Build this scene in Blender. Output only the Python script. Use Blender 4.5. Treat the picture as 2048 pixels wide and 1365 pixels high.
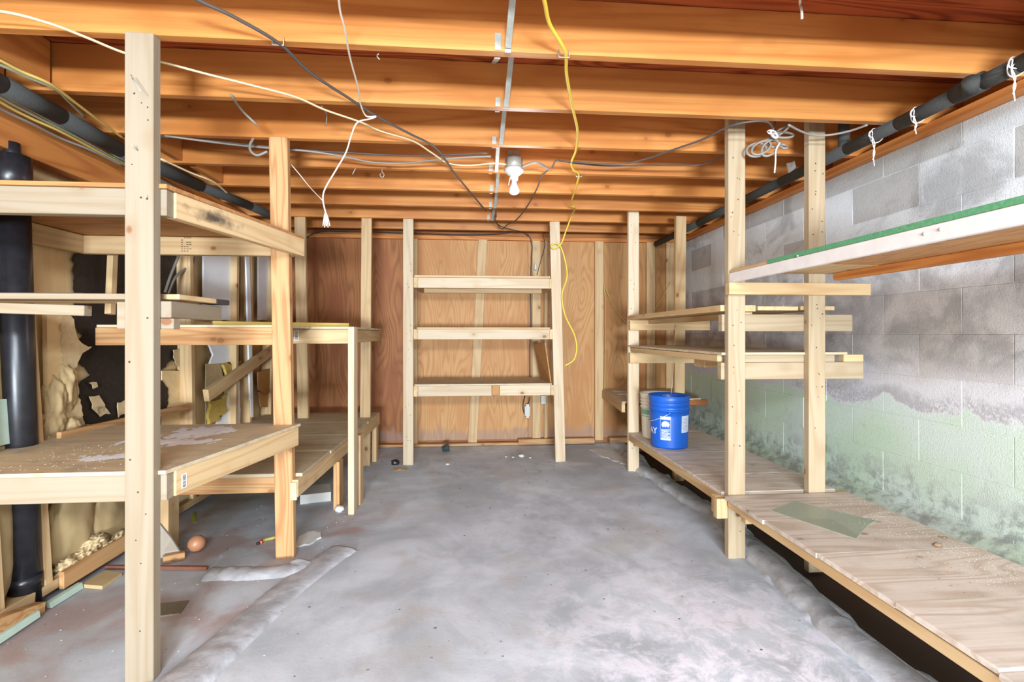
import bpy, bmesh, math, random
from mathutils import Vector, Matrix, noise
random.seed(7)
for o in list(bpy.data.objects): bpy.data.objects.remove(o)
SC = bpy.context.scene; COL = SC.collection

# ------------------------------------------------------------------ camera, light, exposure
H = 1.13                       # eye height; every z below is relative to the eye, lifted by H at the end
F, CX, HY = 940.0, 1024.0, 668.0
YAW = math.atan(74/940.0); S, C = math.sin(YAW), math.cos(YAW)
FL = -H
cam = bpy.data.cameras.new('camera'); cam.sensor_width = 36; cam.lens = F/2048*36
cam.shift_y = -14.5/2048; cam.clip_start = .02
co = bpy.data.objects.new('camera', cam); COL.objects.link(co)
co.rotation_euler = (math.pi/2, 0, -YAW); SC.camera = co
w = bpy.data.worlds.new('world'); SC.world = w; w.use_nodes = True
w.node_tree.nodes['Background'].inputs[0].default_value = (.80, .90, 1, 1)
w.node_tree.nodes['Background'].inputs[1].default_value = .3
def area(name, loc, tgt, sx, sy, power, col):
    l = bpy.data.lights.new(name, 'AREA'); l.shape = 'RECTANGLE'; l.size = sx; l.size_y = sy; l.energy = power; l.color = col
    o = bpy.data.objects.new(name, l); COL.objects.link(o); o.location = loc
    o.rotation_euler = (Vector(tgt)-Vector(loc)).to_track_quat('-Z', 'Y').to_euler(); return o
area('doorway_light', (0.05, -5.0, -.5), (0, 3, .1), 1.6, .5, 520, (.80, .90, 1))
area('overhead_fill', (0.1, -1.5, .88), (.1, 2.6, -1.1), 1.8, .3, 112, (.80, .90, 1))  # fill added overhead behind the camera to brighten floor and walls
pl_ = bpy.data.lights.new('bulb_fill', 'POINT'); pl_.energy = 7; pl_.color = (.9, .95, 1); pl_.shadow_soft_size = .12  # fill added below the bulb to brighten the far half of the room
po_ = bpy.data.objects.new('bulb_fill', pl_); COL.objects.link(po_); po_.location = (.27, 2.8, .70)
SC.view_settings.view_transform = 'Standard'; SC.view_settings.look = 'None'
SC.view_settings.gamma = 1; SC.view_settings.use_curve_mapping = False
SC.view_settings.exposure = 0.68

# ------------------------------------------------------------------ helpers
def ray(px, py):
    r = (px-CX)/F; q = (HY-py)/F
    return Vector((S+r*C, C-r*S, q))
def P(px, py, X=None, Y=None, Z=None):       # where a sight line meets a plane of the room
    v = ray(px, py)
    t = X/v.x if X is not None else Y/v.y if Y is not None else Z/v.z
    return v*t
def PL(px, py, off=0.0):                      # on the leaning left wall
    v = ray(px, py); return v*((-1.85+off)/(v.x+.062*v.z))
def WX(z, off=0.0): return -1.85+off-.062*z
def V(*a): return Vector(a)
WM = {}
def srgb(c): return tuple([(x/255/12.92 if x/255 <= .04045 else ((x/255+.055)/1.055)**2.4) for x in c])+(1,)
def link(name, me, m, parent=None, M=None):
    o = bpy.data.objects.new(name, me); COL.objects.link(o)
    if m is not None and me is not None and not me.materials: me.materials.append(m)
    M = M or Matrix.Identity(4)
    if parent is not None:
        o.parent = parent; o.matrix_basis = WM[parent.name].inverted() @ M
    else: o.matrix_basis = M
    WM[o.name] = M.copy(); return o
def thing(name, label, cat, loc, group=None):
    o = bpy.data.objects.new(name, None); COL.objects.link(o); o.empty_display_size = .1
    o.location = loc; WM[o.name] = Matrix.Translation(Vector(loc))
    o['label'] = label; o['category'] = cat
    if group: o['group'] = group
    return o
def tag(o, label, cat, group=None, kind=None):
    o['label'] = label; o['category'] = cat
    if group: o['group'] = group
    if kind: o['kind'] = kind
    return o
def struct(o): o['kind'] = 'structure'; return o
def boxmesh(l, w_, t, bev=.0022, name='board'):
    bm = bmesh.new(); bmesh.ops.create_cube(bm, size=1)
    for v in bm.verts: v.co = Vector((v.co.x*l, v.co.y*t, v.co.z*w_))
    if bev: bmesh.ops.bevel(bm, geom=list(bm.edges), offset=min(bev, .3*min(l, w_, t)), segments=1, affect='EDGES')
    me = bpy.data.meshes.new(name); bm.to_mesh(me); bm.free(); return me
def beam(name, a, b, w_, t, wd, m, par=None, bev=.0022):
    a, b = Vector(a), Vector(b); x = (b-a); L = x.length; x.normalize()
    z = Vector(wd); z = (z-x*z.dot(x)).normalized(); y = z.cross(x)
    M = Matrix((x, y, z)).transposed().to_4x4(); M.translation = (a+b)/2
    return link(name, boxmesh(L, w_, t, bev, name), m, par, M)
def bx(name, x0, x1, y0, y1, z0, z1, m, par=None, grain=None, bev=.0022):
    d = [x1-x0, y1-y0, z1-z0]; g = 'xyz'.index(grain) if grain else d.index(max(d))
    c = V((x0+x1)/2, (y0+y1)/2, (z0+z1)/2); e = V(0, 0, 0); e[g] = d[g]/2
    wa = [i for i in range(3) if i != g]; wi = max(wa, key=lambda i: d[i]); ti = [i for i in wa if i != wi][0]
    wd = V(0, 0, 0); wd[wi] = 1
    return beam(name, c-e, c+e, d[wi], d[ti], wd, m, par, bev)
def frompy(name, vs, fs, m, par=None, smooth=False, M=None):
    me = bpy.data.meshes.new(name)
    M = M or Matrix.Identity(4)
    if M is not None: iv = M.inverted(); vs = [iv @ Vector(v) for v in vs]
    me.from_pydata([tuple(v) for v in vs], [], fs); me.update()
    if smooth:
        for p in me.polygons: p.use_smooth = True
    return link(name, me, m, par, M)
def catmull(pts, n=6):
    pts = [Vector(p) for p in pts]
    if len(pts) < 3: return pts
    e = [pts[0]*2-pts[1]]+pts+[pts[-1]*2-pts[-2]]; out = []
    for i in range(1, len(e)-2):
        p0, p1, p2, p3 = e[i-1:i+3]
        for k in range(n):
            t = k/n; out.append(.5*((2*p1)+(p2-p0)*t+(2*p0-5*p1+4*p2-p3)*t*t+(3*p1-p0-3*p2+p3)*t**3))
    out.append(pts[-1]); return out
def tubegeo(pts, r, seg=8, n=6, flat=1.0):
    pts = catmull(pts, n) if n > 1 else [Vector(p) for p in pts]
    vs, fs = [], []; up = None
    for i, p in enumerate(pts):
        d = (pts[min(i+1, len(pts)-1)]-pts[max(i-1, 0)])
        if d.length < 1e-9: d = V(0, 0, 1)
        d.normalize()
        if up is None: up = V(0, 0, 1) if abs(d.z) < .9 else V(1, 0, 0)
        up = up-d*up.dot(d)
        if up.length < 1e-4: up = V(1, 0, 0)-d*d.x
        up.normalize(); sd = d.cross(up)
        rr = r(i/(len(pts)-1)) if callable(r) else r
        for k in range(seg):
            a = 2*math.pi*k/seg; vs.append(p+up*math.sin(a)*rr*flat+sd*math.cos(a)*rr)
        if i:
            for k in range(seg):
                a0 = (i-1)*seg+k; a1 = (i-1)*seg+(k+1) % seg; fs.append((a0, a1, a1+seg, a0+seg))
    fs.append(tuple(range(seg))[::-1]); b = (len(pts)-1)*seg; fs.append(tuple(range(b, b+seg)))
    return vs, fs
def tube(name, pts, r, m, par=None, seg=8, n=6, flat=1.0):
    vs, fs = tubegeo(pts, r, seg, n, flat)
    M = WM[par.name] if par is not None else Matrix.Translation(Vector(pts[0]))
    return frompy(name, vs, fs, m, par, True, M)
def lathe(name, prof, m, par, M, seg=40):
    vs, fs = [], []
    for (r, z) in prof:
        for k in range(seg):
            a = 2*math.pi*k/seg; vs.append(M @ Vector((r*math.cos(a), r*math.sin(a), z)))
    for i in range(len(prof)-1):
        for k in range(seg):
            a = i*seg+k; b = i*seg+(k+1) % seg; fs.append((a, b, b+seg, a+seg))
    return frompy(name, vs, fs, m, par, True, M)
def slab(name, poly, n, th, m, par=None, M=None):     # polygon prism: poly (3D, planar-ish), pushed by n*th
    n = Vector(n).normalized()*th; poly = [Vector(p) for p in poly]; k = len(poly)
    vs = poly+[p+n for p in poly]
    fs = [tuple(range(k)), tuple(range(k, 2*k))[::-1]]+[(i, (i+1) % k, (i+1) % k+k, i+k) for i in range(k)]
    M = M or Matrix.Translation(sum(poly, V(0, 0, 0))/k)
    o = frompy(name, vs, fs, m, par, False, M)
    bm = bmesh.new(); bm.from_mesh(o.data); bmesh.ops.recalc_face_normals(bm, faces=bm.faces); bm.to_mesh(o.data); bm.free()
    return o
def ragged(poly, step, amp, seed=0):                  # roughen a polygon's outline (2D list)
    out = []; k = len(poly)
    for i in range(k):
        a, b = poly[i], poly[(i+1) % k]; L = math.hypot(b[0]-a[0], b[1]-a[1]); n = max(1, int(L/step))
        for j in range(n):
            t = j/n; x = a[0]+(b[0]-a[0])*t; y = a[1]+(b[1]-a[1])*t
            out.append((x+amp*noise.noise(V(x*.13+seed, y*.13, 1))*1.8, y+amp*noise.noise(V(x*.13, y*.13+seed, 7))*1.8))
    return out
def blob(name, c, r, m, par=None, amp=.25, sub=3, seed=0, freq=3.0):
    bm = bmesh.new(); bmesh.ops.create_icosphere(bm, subdivisions=sub, radius=1)
    for v in bm.verts:
        k = 1+amp*noise.fractal(v.co*freq*.5+V(seed, 0, 0), .7, 2.0, 4)
        v.co = Vector((v.co.x*r[0]*k, v.co.y*r[1]*k, v.co.z*r[2]*k))
    me = bpy.data.meshes.new(name); bm.to_mesh(me); bm.free()
    for p in me.polygons: p.use_smooth = True
    return link(name, me, m, par, Matrix.Translation(Vector(c)))

# ------------------------------------------------------------------ materials
class NT:
    def __init__(s, name):
        s.m = bpy.data.materials.new(name); s.m.use_nodes = True; s.t = s.m.node_tree; s.b = s.t.nodes['Principled BSDF']
    def n(s, ty, **k):
        nd = s.t.nodes.new(ty)
        for a, b in k.items(): setattr(nd, a, b)
        return nd
    def l(s, a, b): s.t.links.new(a, b)
    def set(s, inp, v):
        if hasattr(v, 'is_linked') or isinstance(v, bpy.types.NodeSocket): s.l(v, inp)
        else: inp.default_value = v
    def math(s, op, a, b=0.0, clamp=False):
        nd = s.n('ShaderNodeMath', operation=op, use_clamp=clamp); s.set(nd.inputs[0], a); s.set(nd.inputs[1], b); return nd.outputs[0]
    def mix(s, f, a, b, bt='MIX'):
        nd = s.n('ShaderNodeMix', data_type='RGBA', blend_type=bt); s.set(nd.inputs[0], f); s.set(nd.inputs[6], a); s.set(nd.inputs[7], b); return nd.outputs[2]
    def vec(s, src, scale=(1, 1, 1), off=None):
        mp = s.n('ShaderNodeMapping'); s.l(src, mp.inputs[0]); mp.inputs['Scale'].default_value = scale
        if off is not None: s.set(mp.inputs['Location'], off)
        return mp.outputs[0]
    def noise(s, v, sc=5, det=3, dist=0, rough=.5):
        nd = s.n('ShaderNodeTexNoise'); s.l(v, nd.inputs['Vector']); nd.inputs['Scale'].default_value = sc
        nd.inputs['Detail'].default_value = det; nd.inputs['Distortion'].default_value = dist; nd.inputs['Roughness'].default_value = rough
        return nd.outputs[0]
    def step(s, v, lo, hi):
        nd = s.n('ShaderNodeMapRange'); nd.interpolation_type = 'SMOOTHSTEP'; s.l(v, nd.inputs[0])
        nd.inputs[1].default_value = lo; nd.inputs[2].default_value = hi; return nd.outputs[0]
    def bump(s, h, st=.3, d=.01):
        nd = s.n('ShaderNodeBump'); s.l(h, nd.inputs['Height']); nd.inputs['Strength'].default_value = st; nd.inputs['Distance'].default_value = d
        s.l(nd.outputs[0], s.b.inputs['Normal'])
    def base(s, c): s.set(s.b.inputs['Base Color'], c)
    def rough(s, r): s.set(s.b.inputs['Roughness'], r)

def plain(name, col, rough=.6, metal=0, var=.08, sc=20):
    t = NT(name); tc = t.n('ShaderNodeTexCoord'); nz = t.noise(tc.outputs['Object'], sc, 4)
    c = srgb(col); d = tuple(x*(1-var*2.2) for x in c[:3])+(1,); l_ = tuple(min(1, x*(1+var)) for x in c[:3])+(1,)
    t.base(t.mix(nz, d, l_)); t.rough(rough); t.b.inputs['Metallic'].default_value = metal
    t.bump(nz, .08, .003); return t.m

def wood(name, light, dark, freq=22, lines=.45, knots=1.0, rough=.6, sc=(.55, 7, 7), blotch=None, fib=.25, dirt=0.0, var=.14, knotcol=(120, 66, 28), spec=.35):
    t = NT(name); tc = t.n('ShaderNodeTexCoord'); oi = t.n('ShaderNodeObjectInfo'); rnd = oi.outputs['Random']
    cmb = t.n('ShaderNodeCombineXYZ')
    for i, k in enumerate((37., 11., 23.)): t.set(cmb.inputs[i], t.math('MULTIPLY', rnd, k))
    add = t.n('ShaderNodeVectorMath', operation='ADD'); t.l(tc.outputs['Object'], add.inputs[0]); t.l(cmb.outputs[0], add.inputs[1]); v = add.outputs[0]
    g = t.noise(t.vec(v, sc), 1.0, 2, .35)
    ln = t.math('SINE', t.math('MULTIPLY', g, freq*3.1))
    ln = t.math('POWER', t.math('MULTIPLY', t.math('ADD', ln, 1), .5), 2.2)
    fb = t.noise(t.vec(v, (3, 130, 130)), 1.0, 3)
    L, D = srgb(light), srgb(dark)
    col = t.mix(t.math('MULTIPLY', ln, lines), L, D)
    col = t.mix(t.math('MULTIPLY', t.step(fb, .45, .75), fib), col, D)
    bl = t.noise(t.vec(v, (1.1, 3, 3)), 1.3, 3)
    if blotch: col = t.mix(t.step(bl, .42, .68), col, srgb(blotch))
    if knots:
        vo = t.n('ShaderNodeTexVoronoi'); t.l(t.vec(v, (6.5, 9, 9)), vo.inputs['Vector']); vo.inputs['Scale'].default_value = 1
        sc_ = t.n('ShaderNodeSeparateColor'); t.l(vo.outputs['Color'], sc_.inputs[0]); pick = t.step(sc_.outputs[0], .62, .64)
        halo = t.math('MULTIPLY', t.math('SUBTRACT', 1, t.step(vo.outputs['Distance'], .1, .42)), pick)
        col = t.mix(t.math('MULTIPLY', halo, .45*knots), col, D)
        kn = t.math('MULTIPLY', t.math('SUBTRACT', 1, t.step(vo.outputs['Distance'], .09, .15)), pick)
        col = t.mix(t.math('MULTIPLY', kn, .75*knots), col, srgb(knotcol))
    if dirt:
        dn = t.noise(v, 9, 6, 0, .65)
        col = t.mix(t.math('MULTIPLY', t.step(dn, .48, .72), dirt), col, srgb((150, 140, 128)))
    hs = t.n('ShaderNodeHueSaturation'); t.l(col, hs.inputs['Color'])
    t.set(hs.inputs['Value'], t.math('ADD', 1-var*.7, t.math('MULTIPLY', rnd, var*1.4)))
    t.base(hs.outputs[0]); t.rough(rough); t.b.inputs['Specular IOR Level'].default_value = spec
    t.bump(t.math('ADD', t.math('MULTIPLY', ln, .5), fb), .18, .002); return t.m

M_post = wood('pine_stud', (198, 180, 152), (176, 146, 108), freq=14, lines=.45, knots=1)
M_postA = wood('pine_post_dimmed', (170, 152, 124), (150, 124, 90), freq=14, lines=.45, knots=1)  # stud pine darkened in colour to offset the stronger light on nearer posts
M_postN = wood('near_pine_dimmed', (150, 137, 117), (136, 115, 88), freq=14, lines=.45, knots=1)  # same pine, darker still: colour counters the strong light on the nearest rack
M_postw = wood('weathered_pine', (192, 150, 102), (156, 100, 56), freq=26, lines=.6, knots=.7)
M_stud = wood('stud_pine', (202, 172, 128), (176, 136, 90), freq=15, lines=.5, knots=1)
M_joist = wood('joist_fir', (212, 143, 76), (158, 84, 32), freq=16, lines=.4, knots=.55, rough=.42, sc=(.4, 6, 6), blotch=(188, 116, 54), knotcol=(96, 42, 14), spec=.5)
M_beam = wood('orange_beam', (198, 128, 66), (150, 80, 32), freq=16, lines=.5, knots=.3)
M_sub = wood('subfloor_ply', (170, 84, 42), (110, 42, 18), freq=40, lines=.8, knots=0, sc=(.5, 5, 5))
M_ply = wood('plywood_tan', (194, 146, 92), (146, 94, 50), freq=46, lines=.42, knots=.25, sc=(.55, 3.2, 3.2), blotch=(178, 124, 72), fib=.3)
M_plyd = wood('plywood_brown', (168, 108, 60), (104, 60, 28), freq=46, lines=.5, knots=.25, sc=(.5, 3.2, 3.2), blotch=(144, 84, 44), fib=.35)
M_shelf = wood('shelf_ply_dusty', (204, 186, 154), (174, 150, 116), freq=24, lines=.4, knots=.35, sc=(.5, 4, 4), dirt=.6)
M_shelfg = wood('shelf_board_grey', (196, 180, 148), (160, 142, 112), freq=18, lines=.55, knots=.4, sc=(.35, 7, 7), dirt=.5)
M_bench = wood('bench_plank', (208, 196, 182), (180, 160, 140), freq=24, lines=.7, knots=.7, sc=(.7, 5, 5), dirt=.3)
M_under = wood('ply_underside', (176, 124, 74), (128, 82, 44), freq=40, lines=.5, knots=0, sc=(.6, 4, 4))
M_panel = wood('pale_panelling', (226, 196, 146), (204, 166, 110), freq=9, lines=.3, knots=0, sc=(.2, 8, 8), fib=.15)
M_board = wood('brown_board', (176, 128, 76), (136, 90, 48), freq=20, lines=.4, knots=0)
M_white = plain('white_paint', (226, 220, 216), .45)
M_dry = plain('drywall_white', (240, 243, 246), .8, var=.04)
M_green = plain('green_edge', (92, 158, 112), .8, var=.25, sc=120)
M_foam = plain('black_foam', (64, 64, 61), .85, var=.35, sc=260)
M_abs = plain('black_pipe', (36, 36, 40), .34, var=.3, sc=30)
M_metal = plain('galvanised', (178, 178, 168), .5, .25, var=.15, sc=60)
M_cream = plain('cable_cream', (226, 208, 164), .5)
M_whitew = plain('wire_white', (222, 212, 196), .5)
M_greyw = plain('cable_grey', (138, 132, 122), .5)
M_dark = plain('cable_dark', (78, 72, 68), .5)
M_greenw = plain('cable_greygreen', (158, 160, 132), .5)
M_yell = plain('cable_yellow', (230, 196, 66), .45)
M_oldyel = plain('cable_old_yellow', (206, 176, 96), .5)
M_twine = plain('twine', (232, 228, 224), .8)
M_felt = plain('black_felt', (44, 35, 29), .6, var=.42, sc=45)
M_kraft = plain('kraft_paper', (192, 166, 120), .8, var=.15, sc=9)
M_kraft2 = plain('torn_paper', (204, 178, 134), .85, var=.15, sc=40)
M_yins = plain('yellow_insulation', (206, 176, 88), .95, var=.2, sc=60)
M_burnt = plain('charred_wood', (62, 56, 52), .8, var=.3, sc=50)
M_purple = plain('purple_stain', (98, 70, 76), .6, var=.3, sc=60)
M_porc = plain('porcelain', (186, 184, 178), .4, var=.02)
M_mint = plain('mint_foam_board', (186, 206, 188), .8)
M_mortar = plain('concrete_kerb_old', (176, 172, 168), .9, var=.12, sc=14)
M_styro = plain('pale_block', (206, 204, 198), .9, var=.05)
M_ink = plain('ink', (70, 52, 40), .8)
M_paperw = plain('sticker', (238, 234, 226), .6, var=.02)
M_yelwood = wood('yellow_trim', (206, 180, 92), (176, 146, 62), freq=8, lines=.3, knots=0)
M_powder = plain('white_powder', (232, 232, 236), .95, var=.04)
M_debris = plain('debris', (120, 104, 86), .9, var=.4, sc=80)
M_chip = plain('pale_chips', (216, 206, 196), .9, var=.1)
M_osb = wood('osb_underside', (190, 138, 88), (140, 92, 52), freq=30, lines=.6, knots=.3, sc=(1.5, 9, 9))

# floor material
def floor_mat():
    t = NT('concrete_floor'); g = t.n('ShaderNodeNewGeometry'); p = g.outputs['Position']
    sx = t.n('ShaderNodeSeparateXYZ'); t.l(p, sx.inputs[0])
    a = t.noise(p, 1.7, 6, .6, .6); b = t.noise(p, 5.5, 8, .3, .65); c = t.noise(p, 60, 5, 0, .6)
    col = t.mix(t.step(a, .35, .66), srgb((170, 177, 183)), srgb((205, 212, 219)))
    col = t.mix(t.math('MULTIPLY', t.step(b, .5, .7), .45), col, srgb((168, 166, 165)))
    col = t.mix(t.math('MULTIPLY', t.step(t.noise(t.vec(p, (1, 1, 1), (7, 3, 0)), 2.6, 5, .8), .52, .68), .5), col, srgb((184, 180, 174)))
    def att(n):
        x = t.n('ShaderNodeAttribute'); x.attribute_name = n; return x.outputs['Fac']
    red = t.math('MULTIPLY', att('red'), t.step(t.noise(p, 3.2, 5, .5), .4, .62))
    col = t.mix(t.math('MULTIPLY', red, .75), col, srgb((166, 132, 118)))
    col = t.mix(t.math('MULTIPLY', att('red'), .25), col, srgb((140, 136, 140)))
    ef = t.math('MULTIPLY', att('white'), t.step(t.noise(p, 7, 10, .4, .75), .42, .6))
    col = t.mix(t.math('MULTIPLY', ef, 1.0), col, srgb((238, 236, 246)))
    col = t.mix(t.math('MULTIPLY', t.step(c, .62, .75), .3), col, srgb((120, 114, 108)))
    vo = t.n('ShaderNodeTexVoronoi'); t.l(p, vo.inputs['Vector']); vo.inputs['Scale'].default_value = 9
    sp = t.math('SUBTRACT', 1, t.step(vo.outputs['Distance'], .03, .07))
    col = t.mix(t.math('MULTIPLY', sp, .5), col, srgb((120, 100, 80)))
    col = t.mix(att('soil'), col, srgb((70, 46, 34)))
    t.base(col); t.rough(.85); t.bump(t.math('ADD', b, t.math('MULTIPLY', c, .3)), .25, .006); return t.m
M_floor = floor_mat()
def kerb_mat():
    t = NT('kerb_concrete'); g = t.n('ShaderNodeNewGeometry'); p = g.outputs['Position']
    b = t.noise(p, 9, 8, .3, .65)
    t.base(t.mix(t.step(b, .35, .7), srgb((158, 158, 160)), srgb((188, 190, 194)))); t.rough(.9); t.bump(b, .5, .01); return t.m
M_kerb = kerb_mat()
# block wall: peeling green paint low down, smoke-grey bare block above
def block_mat(mortar=False):
    t = NT('mortar' if mortar else 'painted_block'); g = t.n('ShaderNodeNewGeometry'); p = g.outputs['Position']
    sp = t.n('ShaderNodeSeparateXYZ'); t.l(p, sp.inputs[0]); y, z = sp.outputs[1], sp.outputs[2]
    oi = t.n('ShaderNodeObjectInfo'); rnd = oi.outputs['Random']
    big = t.noise(p, 1.6, 5, .4, .6); mid = t.noise(p, 5, 6, .3, .62); fine = t.noise(p, 70, 6, 0, .7); pores = t.noise(p, 160, 3, 0, .6)
    grey = t.mix(t.step(big, .36, .62), srgb((202, 210, 214)), srgb((230, 237, 241)))
    if not mortar: grey = t.mix(t.math('MULTIPLY', t.step(rnd, .72, .8), .55), grey, srgb((152, 148, 140)))
    # middle band between eye level and half a metre above: greyer, brownish soot
    zz = t.math('ADD', z, t.math('MULTIPLY', t.math('SUBTRACT', mid, .5), .35))
    band = t.math('MULTIPLY', t.step(zz, .86, .98), t.math('SUBTRACT', 1, t.step(zz, 1.40, 1.62)))
    col = t.mix(t.math('MULTIPLY', band, .8), grey, t.mix(t.step(mid, .4, .62), srgb((150, 144, 141)), srgb((192, 186, 183))))
    soot = t.math('MULTIPLY', t.step(t.noise(t.vec(p, (1, 1, 1.5), (3, 9, 2)), 2.2, 6, .5, .65), .52, .68), t.step(z, .7, .95))
    col = t.mix(t.math('MULTIPLY', soot, .4), col, srgb((98, 92, 90)))
    # bloom of white just over the green paint
    col = t.mix(t.math('MULTIPLY', t.math('MULTIPLY', t.step(zz, .70, .78), t.math('SUBTRACT', 1, t.step(zz, .90, 1.0))), .7), col, srgb((208, 202, 206)))
    gr = t.math('SUBTRACT', 1, t.step(t.math('ADD', zz, t.math('MULTIPLY', t.math('SUBTRACT', fine, .5), .12)), .745, .765))
    green = t.mix(t.step(big, .4, .65), srgb((194, 214, 190)), srgb((206, 218, 210)))
    green = t.mix(t.math('MULTIPLY', t.step(mid, .58, .72), .5), green, srgb((164, 170, 158)))
    col = t.mix(gr, col, green)
    edge = t.math('MULTIPLY', t.math('MULTIPLY', t.step(zz, .755, .775), t.math('SUBTRACT', 1, t.step(zz, .80, .88))), t.step(t.math('MULTIPLY', t.math('ADD', fine, big), .5), .48, .56))
    col = t.mix(t.math('MULTIPLY', edge, .4), col, srgb((104, 100, 100)))
    low = t.math('MULTIPLY', t.math('SUBTRACT', 1, t.step(zz, .30, .52)), t.step(t.noise(p, 14, 8, .2, .7), .42, .62))
    col = t.mix(t.math('MULTIPLY', low, .65), col, srgb((120, 120, 118)))
    col = t.mix(t.math('MULTIPLY', t.step(pores, .6, .72), .35), col, srgb((88, 84, 80)))
    t.base(col); t.rough(.9); t.bump(t.math('ADD', t.math('MULTIPLY', fine, .7), pores), .4, .004); return t.m
M_block = block_mat(); M_mort = block_mat(True)
# back wall base of plywood: damp stain low down
def stain_low(src, name):
    m = src.copy(); m.name = name; t = m.node_tree; b = t.nodes['Principled BSDF']; cur = b.inputs['Base Color'].links[0].from_socket
    g = t.nodes.new('ShaderNodeNewGeometry'); sp = t.nodes.new('ShaderNodeSeparateXYZ'); t.links.new(g.outputs['Position'], sp.inputs[0])
    nz = t.nodes.new('ShaderNodeTexNoise'); t.links.new(g.outputs['Position'], nz.inputs['Vector']); nz.inputs['Scale'].default_value = 9; nz.inputs['Detail'].default_value = 6
    a = t.nodes.new('ShaderNodeMath'); a.operation = 'MULTIPLY_ADD'; t.links.new(nz.outputs[0], a.inputs[0]); a.inputs[1].default_value = -.22; t.links.new(sp.outputs[2], a.inputs[2])
    r = t.nodes.new('ShaderNodeMapRange'); t.links.new(a.outputs[0], r.inputs[0]); r.inputs[1].default_value = 0.0; r.inputs[2].default_value = .07; r.inputs[3].default_value = .5; r.inputs[4].default_value = 0
    mx = t.nodes.new('ShaderNodeMix'); mx.data_type = 'RGBA'; t.links.new(r.outputs[0], mx.inputs[0]); t.links.new(cur, mx.inputs[6]); mx.inputs[7].default_value = srgb((140, 122, 116))
    t.links.new(mx.outputs[2], b.inputs['Base Color']); return m
M_plyS = stain_low(M_ply, 'plywood_tan_damp'); M_plydS = stain_low(M_plyd, 'plywood_brown_damp')

def scorch(src, name, cx, a, b):
    m = src.copy(); m.name = name; t = m.node_tree; bs = t.nodes['Principled BSDF']; cur = bs.inputs['Base Color'].links[0].from_socket
    tc = t.nodes.new('ShaderNodeTexCoord'); mp = t.nodes.new('ShaderNodeMapping'); t.links.new(tc.outputs['Object'], mp.inputs[0])
    mp.inputs['Scale'].default_value = (1/a, 0, 1/b); mp.inputs['Location'].default_value = (-cx/a, 0, 0)
    ln = t.nodes.new('ShaderNodeVectorMath'); ln.operation = 'LENGTH'; t.links.new(mp.outputs[0], ln.inputs[0])
    nz = t.nodes.new('ShaderNodeTexNoise'); t.links.new(tc.outputs['Object'], nz.inputs['Vector']); nz.inputs['Scale'].default_value = 22; nz.inputs['Detail'].default_value = 5
    ad = t.nodes.new('ShaderNodeMath'); ad.operation = 'MULTIPLY_ADD'; t.links.new(nz.outputs[0], ad.inputs[0]); ad.inputs[1].default_value = 2.4; t.links.new(ln.outputs['Value'], ad.inputs[2])
    r = t.nodes.new('ShaderNodeMapRange'); t.links.new(ad.outputs[0], r.inputs[0]); r.inputs[1].default_value = 1.3; r.inputs[2].default_value = 2.3; r.inputs[3].default_value = .92; r.inputs[4].default_value = 0
    mx = t.nodes.new('ShaderNodeMix'); mx.data_type = 'RGBA'; t.links.new(r.outputs[0], mx.inputs[0]); t.links.new(cur, mx.inputs[6]); mx.inputs[7].default_value = srgb((48, 44, 42))
    t.links.new(mx.outputs[2], bs.inputs['Base Color']); return m

# ------------------------------------------------------------------ SETTING: floor
def lip(y): return 1.50+.035*math.sin(y*3.1)+.03*noise.noise(V(y*4, 0, 0))+(.05 if 2.6 < y < 3.6 else 0)
def crack(y): return lip(y)-.155+.02*noise.noise(V(y*5, 3, 0))
def make_floor():
    x0, x1, y0, y1 = -2.4, 2.3, -2.6, 4.85; st = .025
    nx, ny = int((x1-x0)/st), int((y1-y0)/st)
    vs, soil, red, wh = [], [], [], []
    for j in range(ny+1):
        y = y0+j*(y1-y0)/ny; lp = lip(y)
        ck = crack(y)
        for i in range(nx+1):
            x = x0+i*(x1-x0)/nx
            z = FL+.004*noise.noise(V(x*1.5, y*1.5, 0))+.0015*noise.noise(V(x*8, y*8, 0))
            z -= .014*math.exp(-((x+1.1)**2+(y-1.6)**2)/.05)
            kx = -.62-(2.5-y)*.28
            dz = 0; s_ = 0
            if x > ck:                              # raised rim then the dirt trench under the racks
                e = x-ck; dz += .022*min(1, e/.03)-(.012 if e < .02 else 0)
            q = min(1, max(0, (x-lp)/.03)); dz -= q*.13; s_ = q if q > .6 else q*.3
            vs.append((x, y, z+dz)); soil.append(s_)
            rr = min(1, max(0, (kx-x)/.12)) if y < 3.6 else 0
            if y > 2.9: rr *= max(0, 1-(y-2.9)/.7)
            red.append(rr)
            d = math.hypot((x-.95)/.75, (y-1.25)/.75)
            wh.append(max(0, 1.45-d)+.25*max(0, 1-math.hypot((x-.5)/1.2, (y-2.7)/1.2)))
    fs = [(j*(nx+1)+i, j*(nx+1)+i+1, (j+1)*(nx+1)+i+1, (j+1)*(nx+1)+i) for j in range(ny) for i in range(nx)]
    o = frompy('floor', vs, fs, M_floor, None, True)
    for nm, arr in (('soil', soil), ('red', red), ('white', wh)):
        at = o.data.attributes.new(nm, 'FLOAT', 'POINT'); at.data.foreach_set('value', arr)
    return struct(o)
floor = make_floor()
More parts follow.
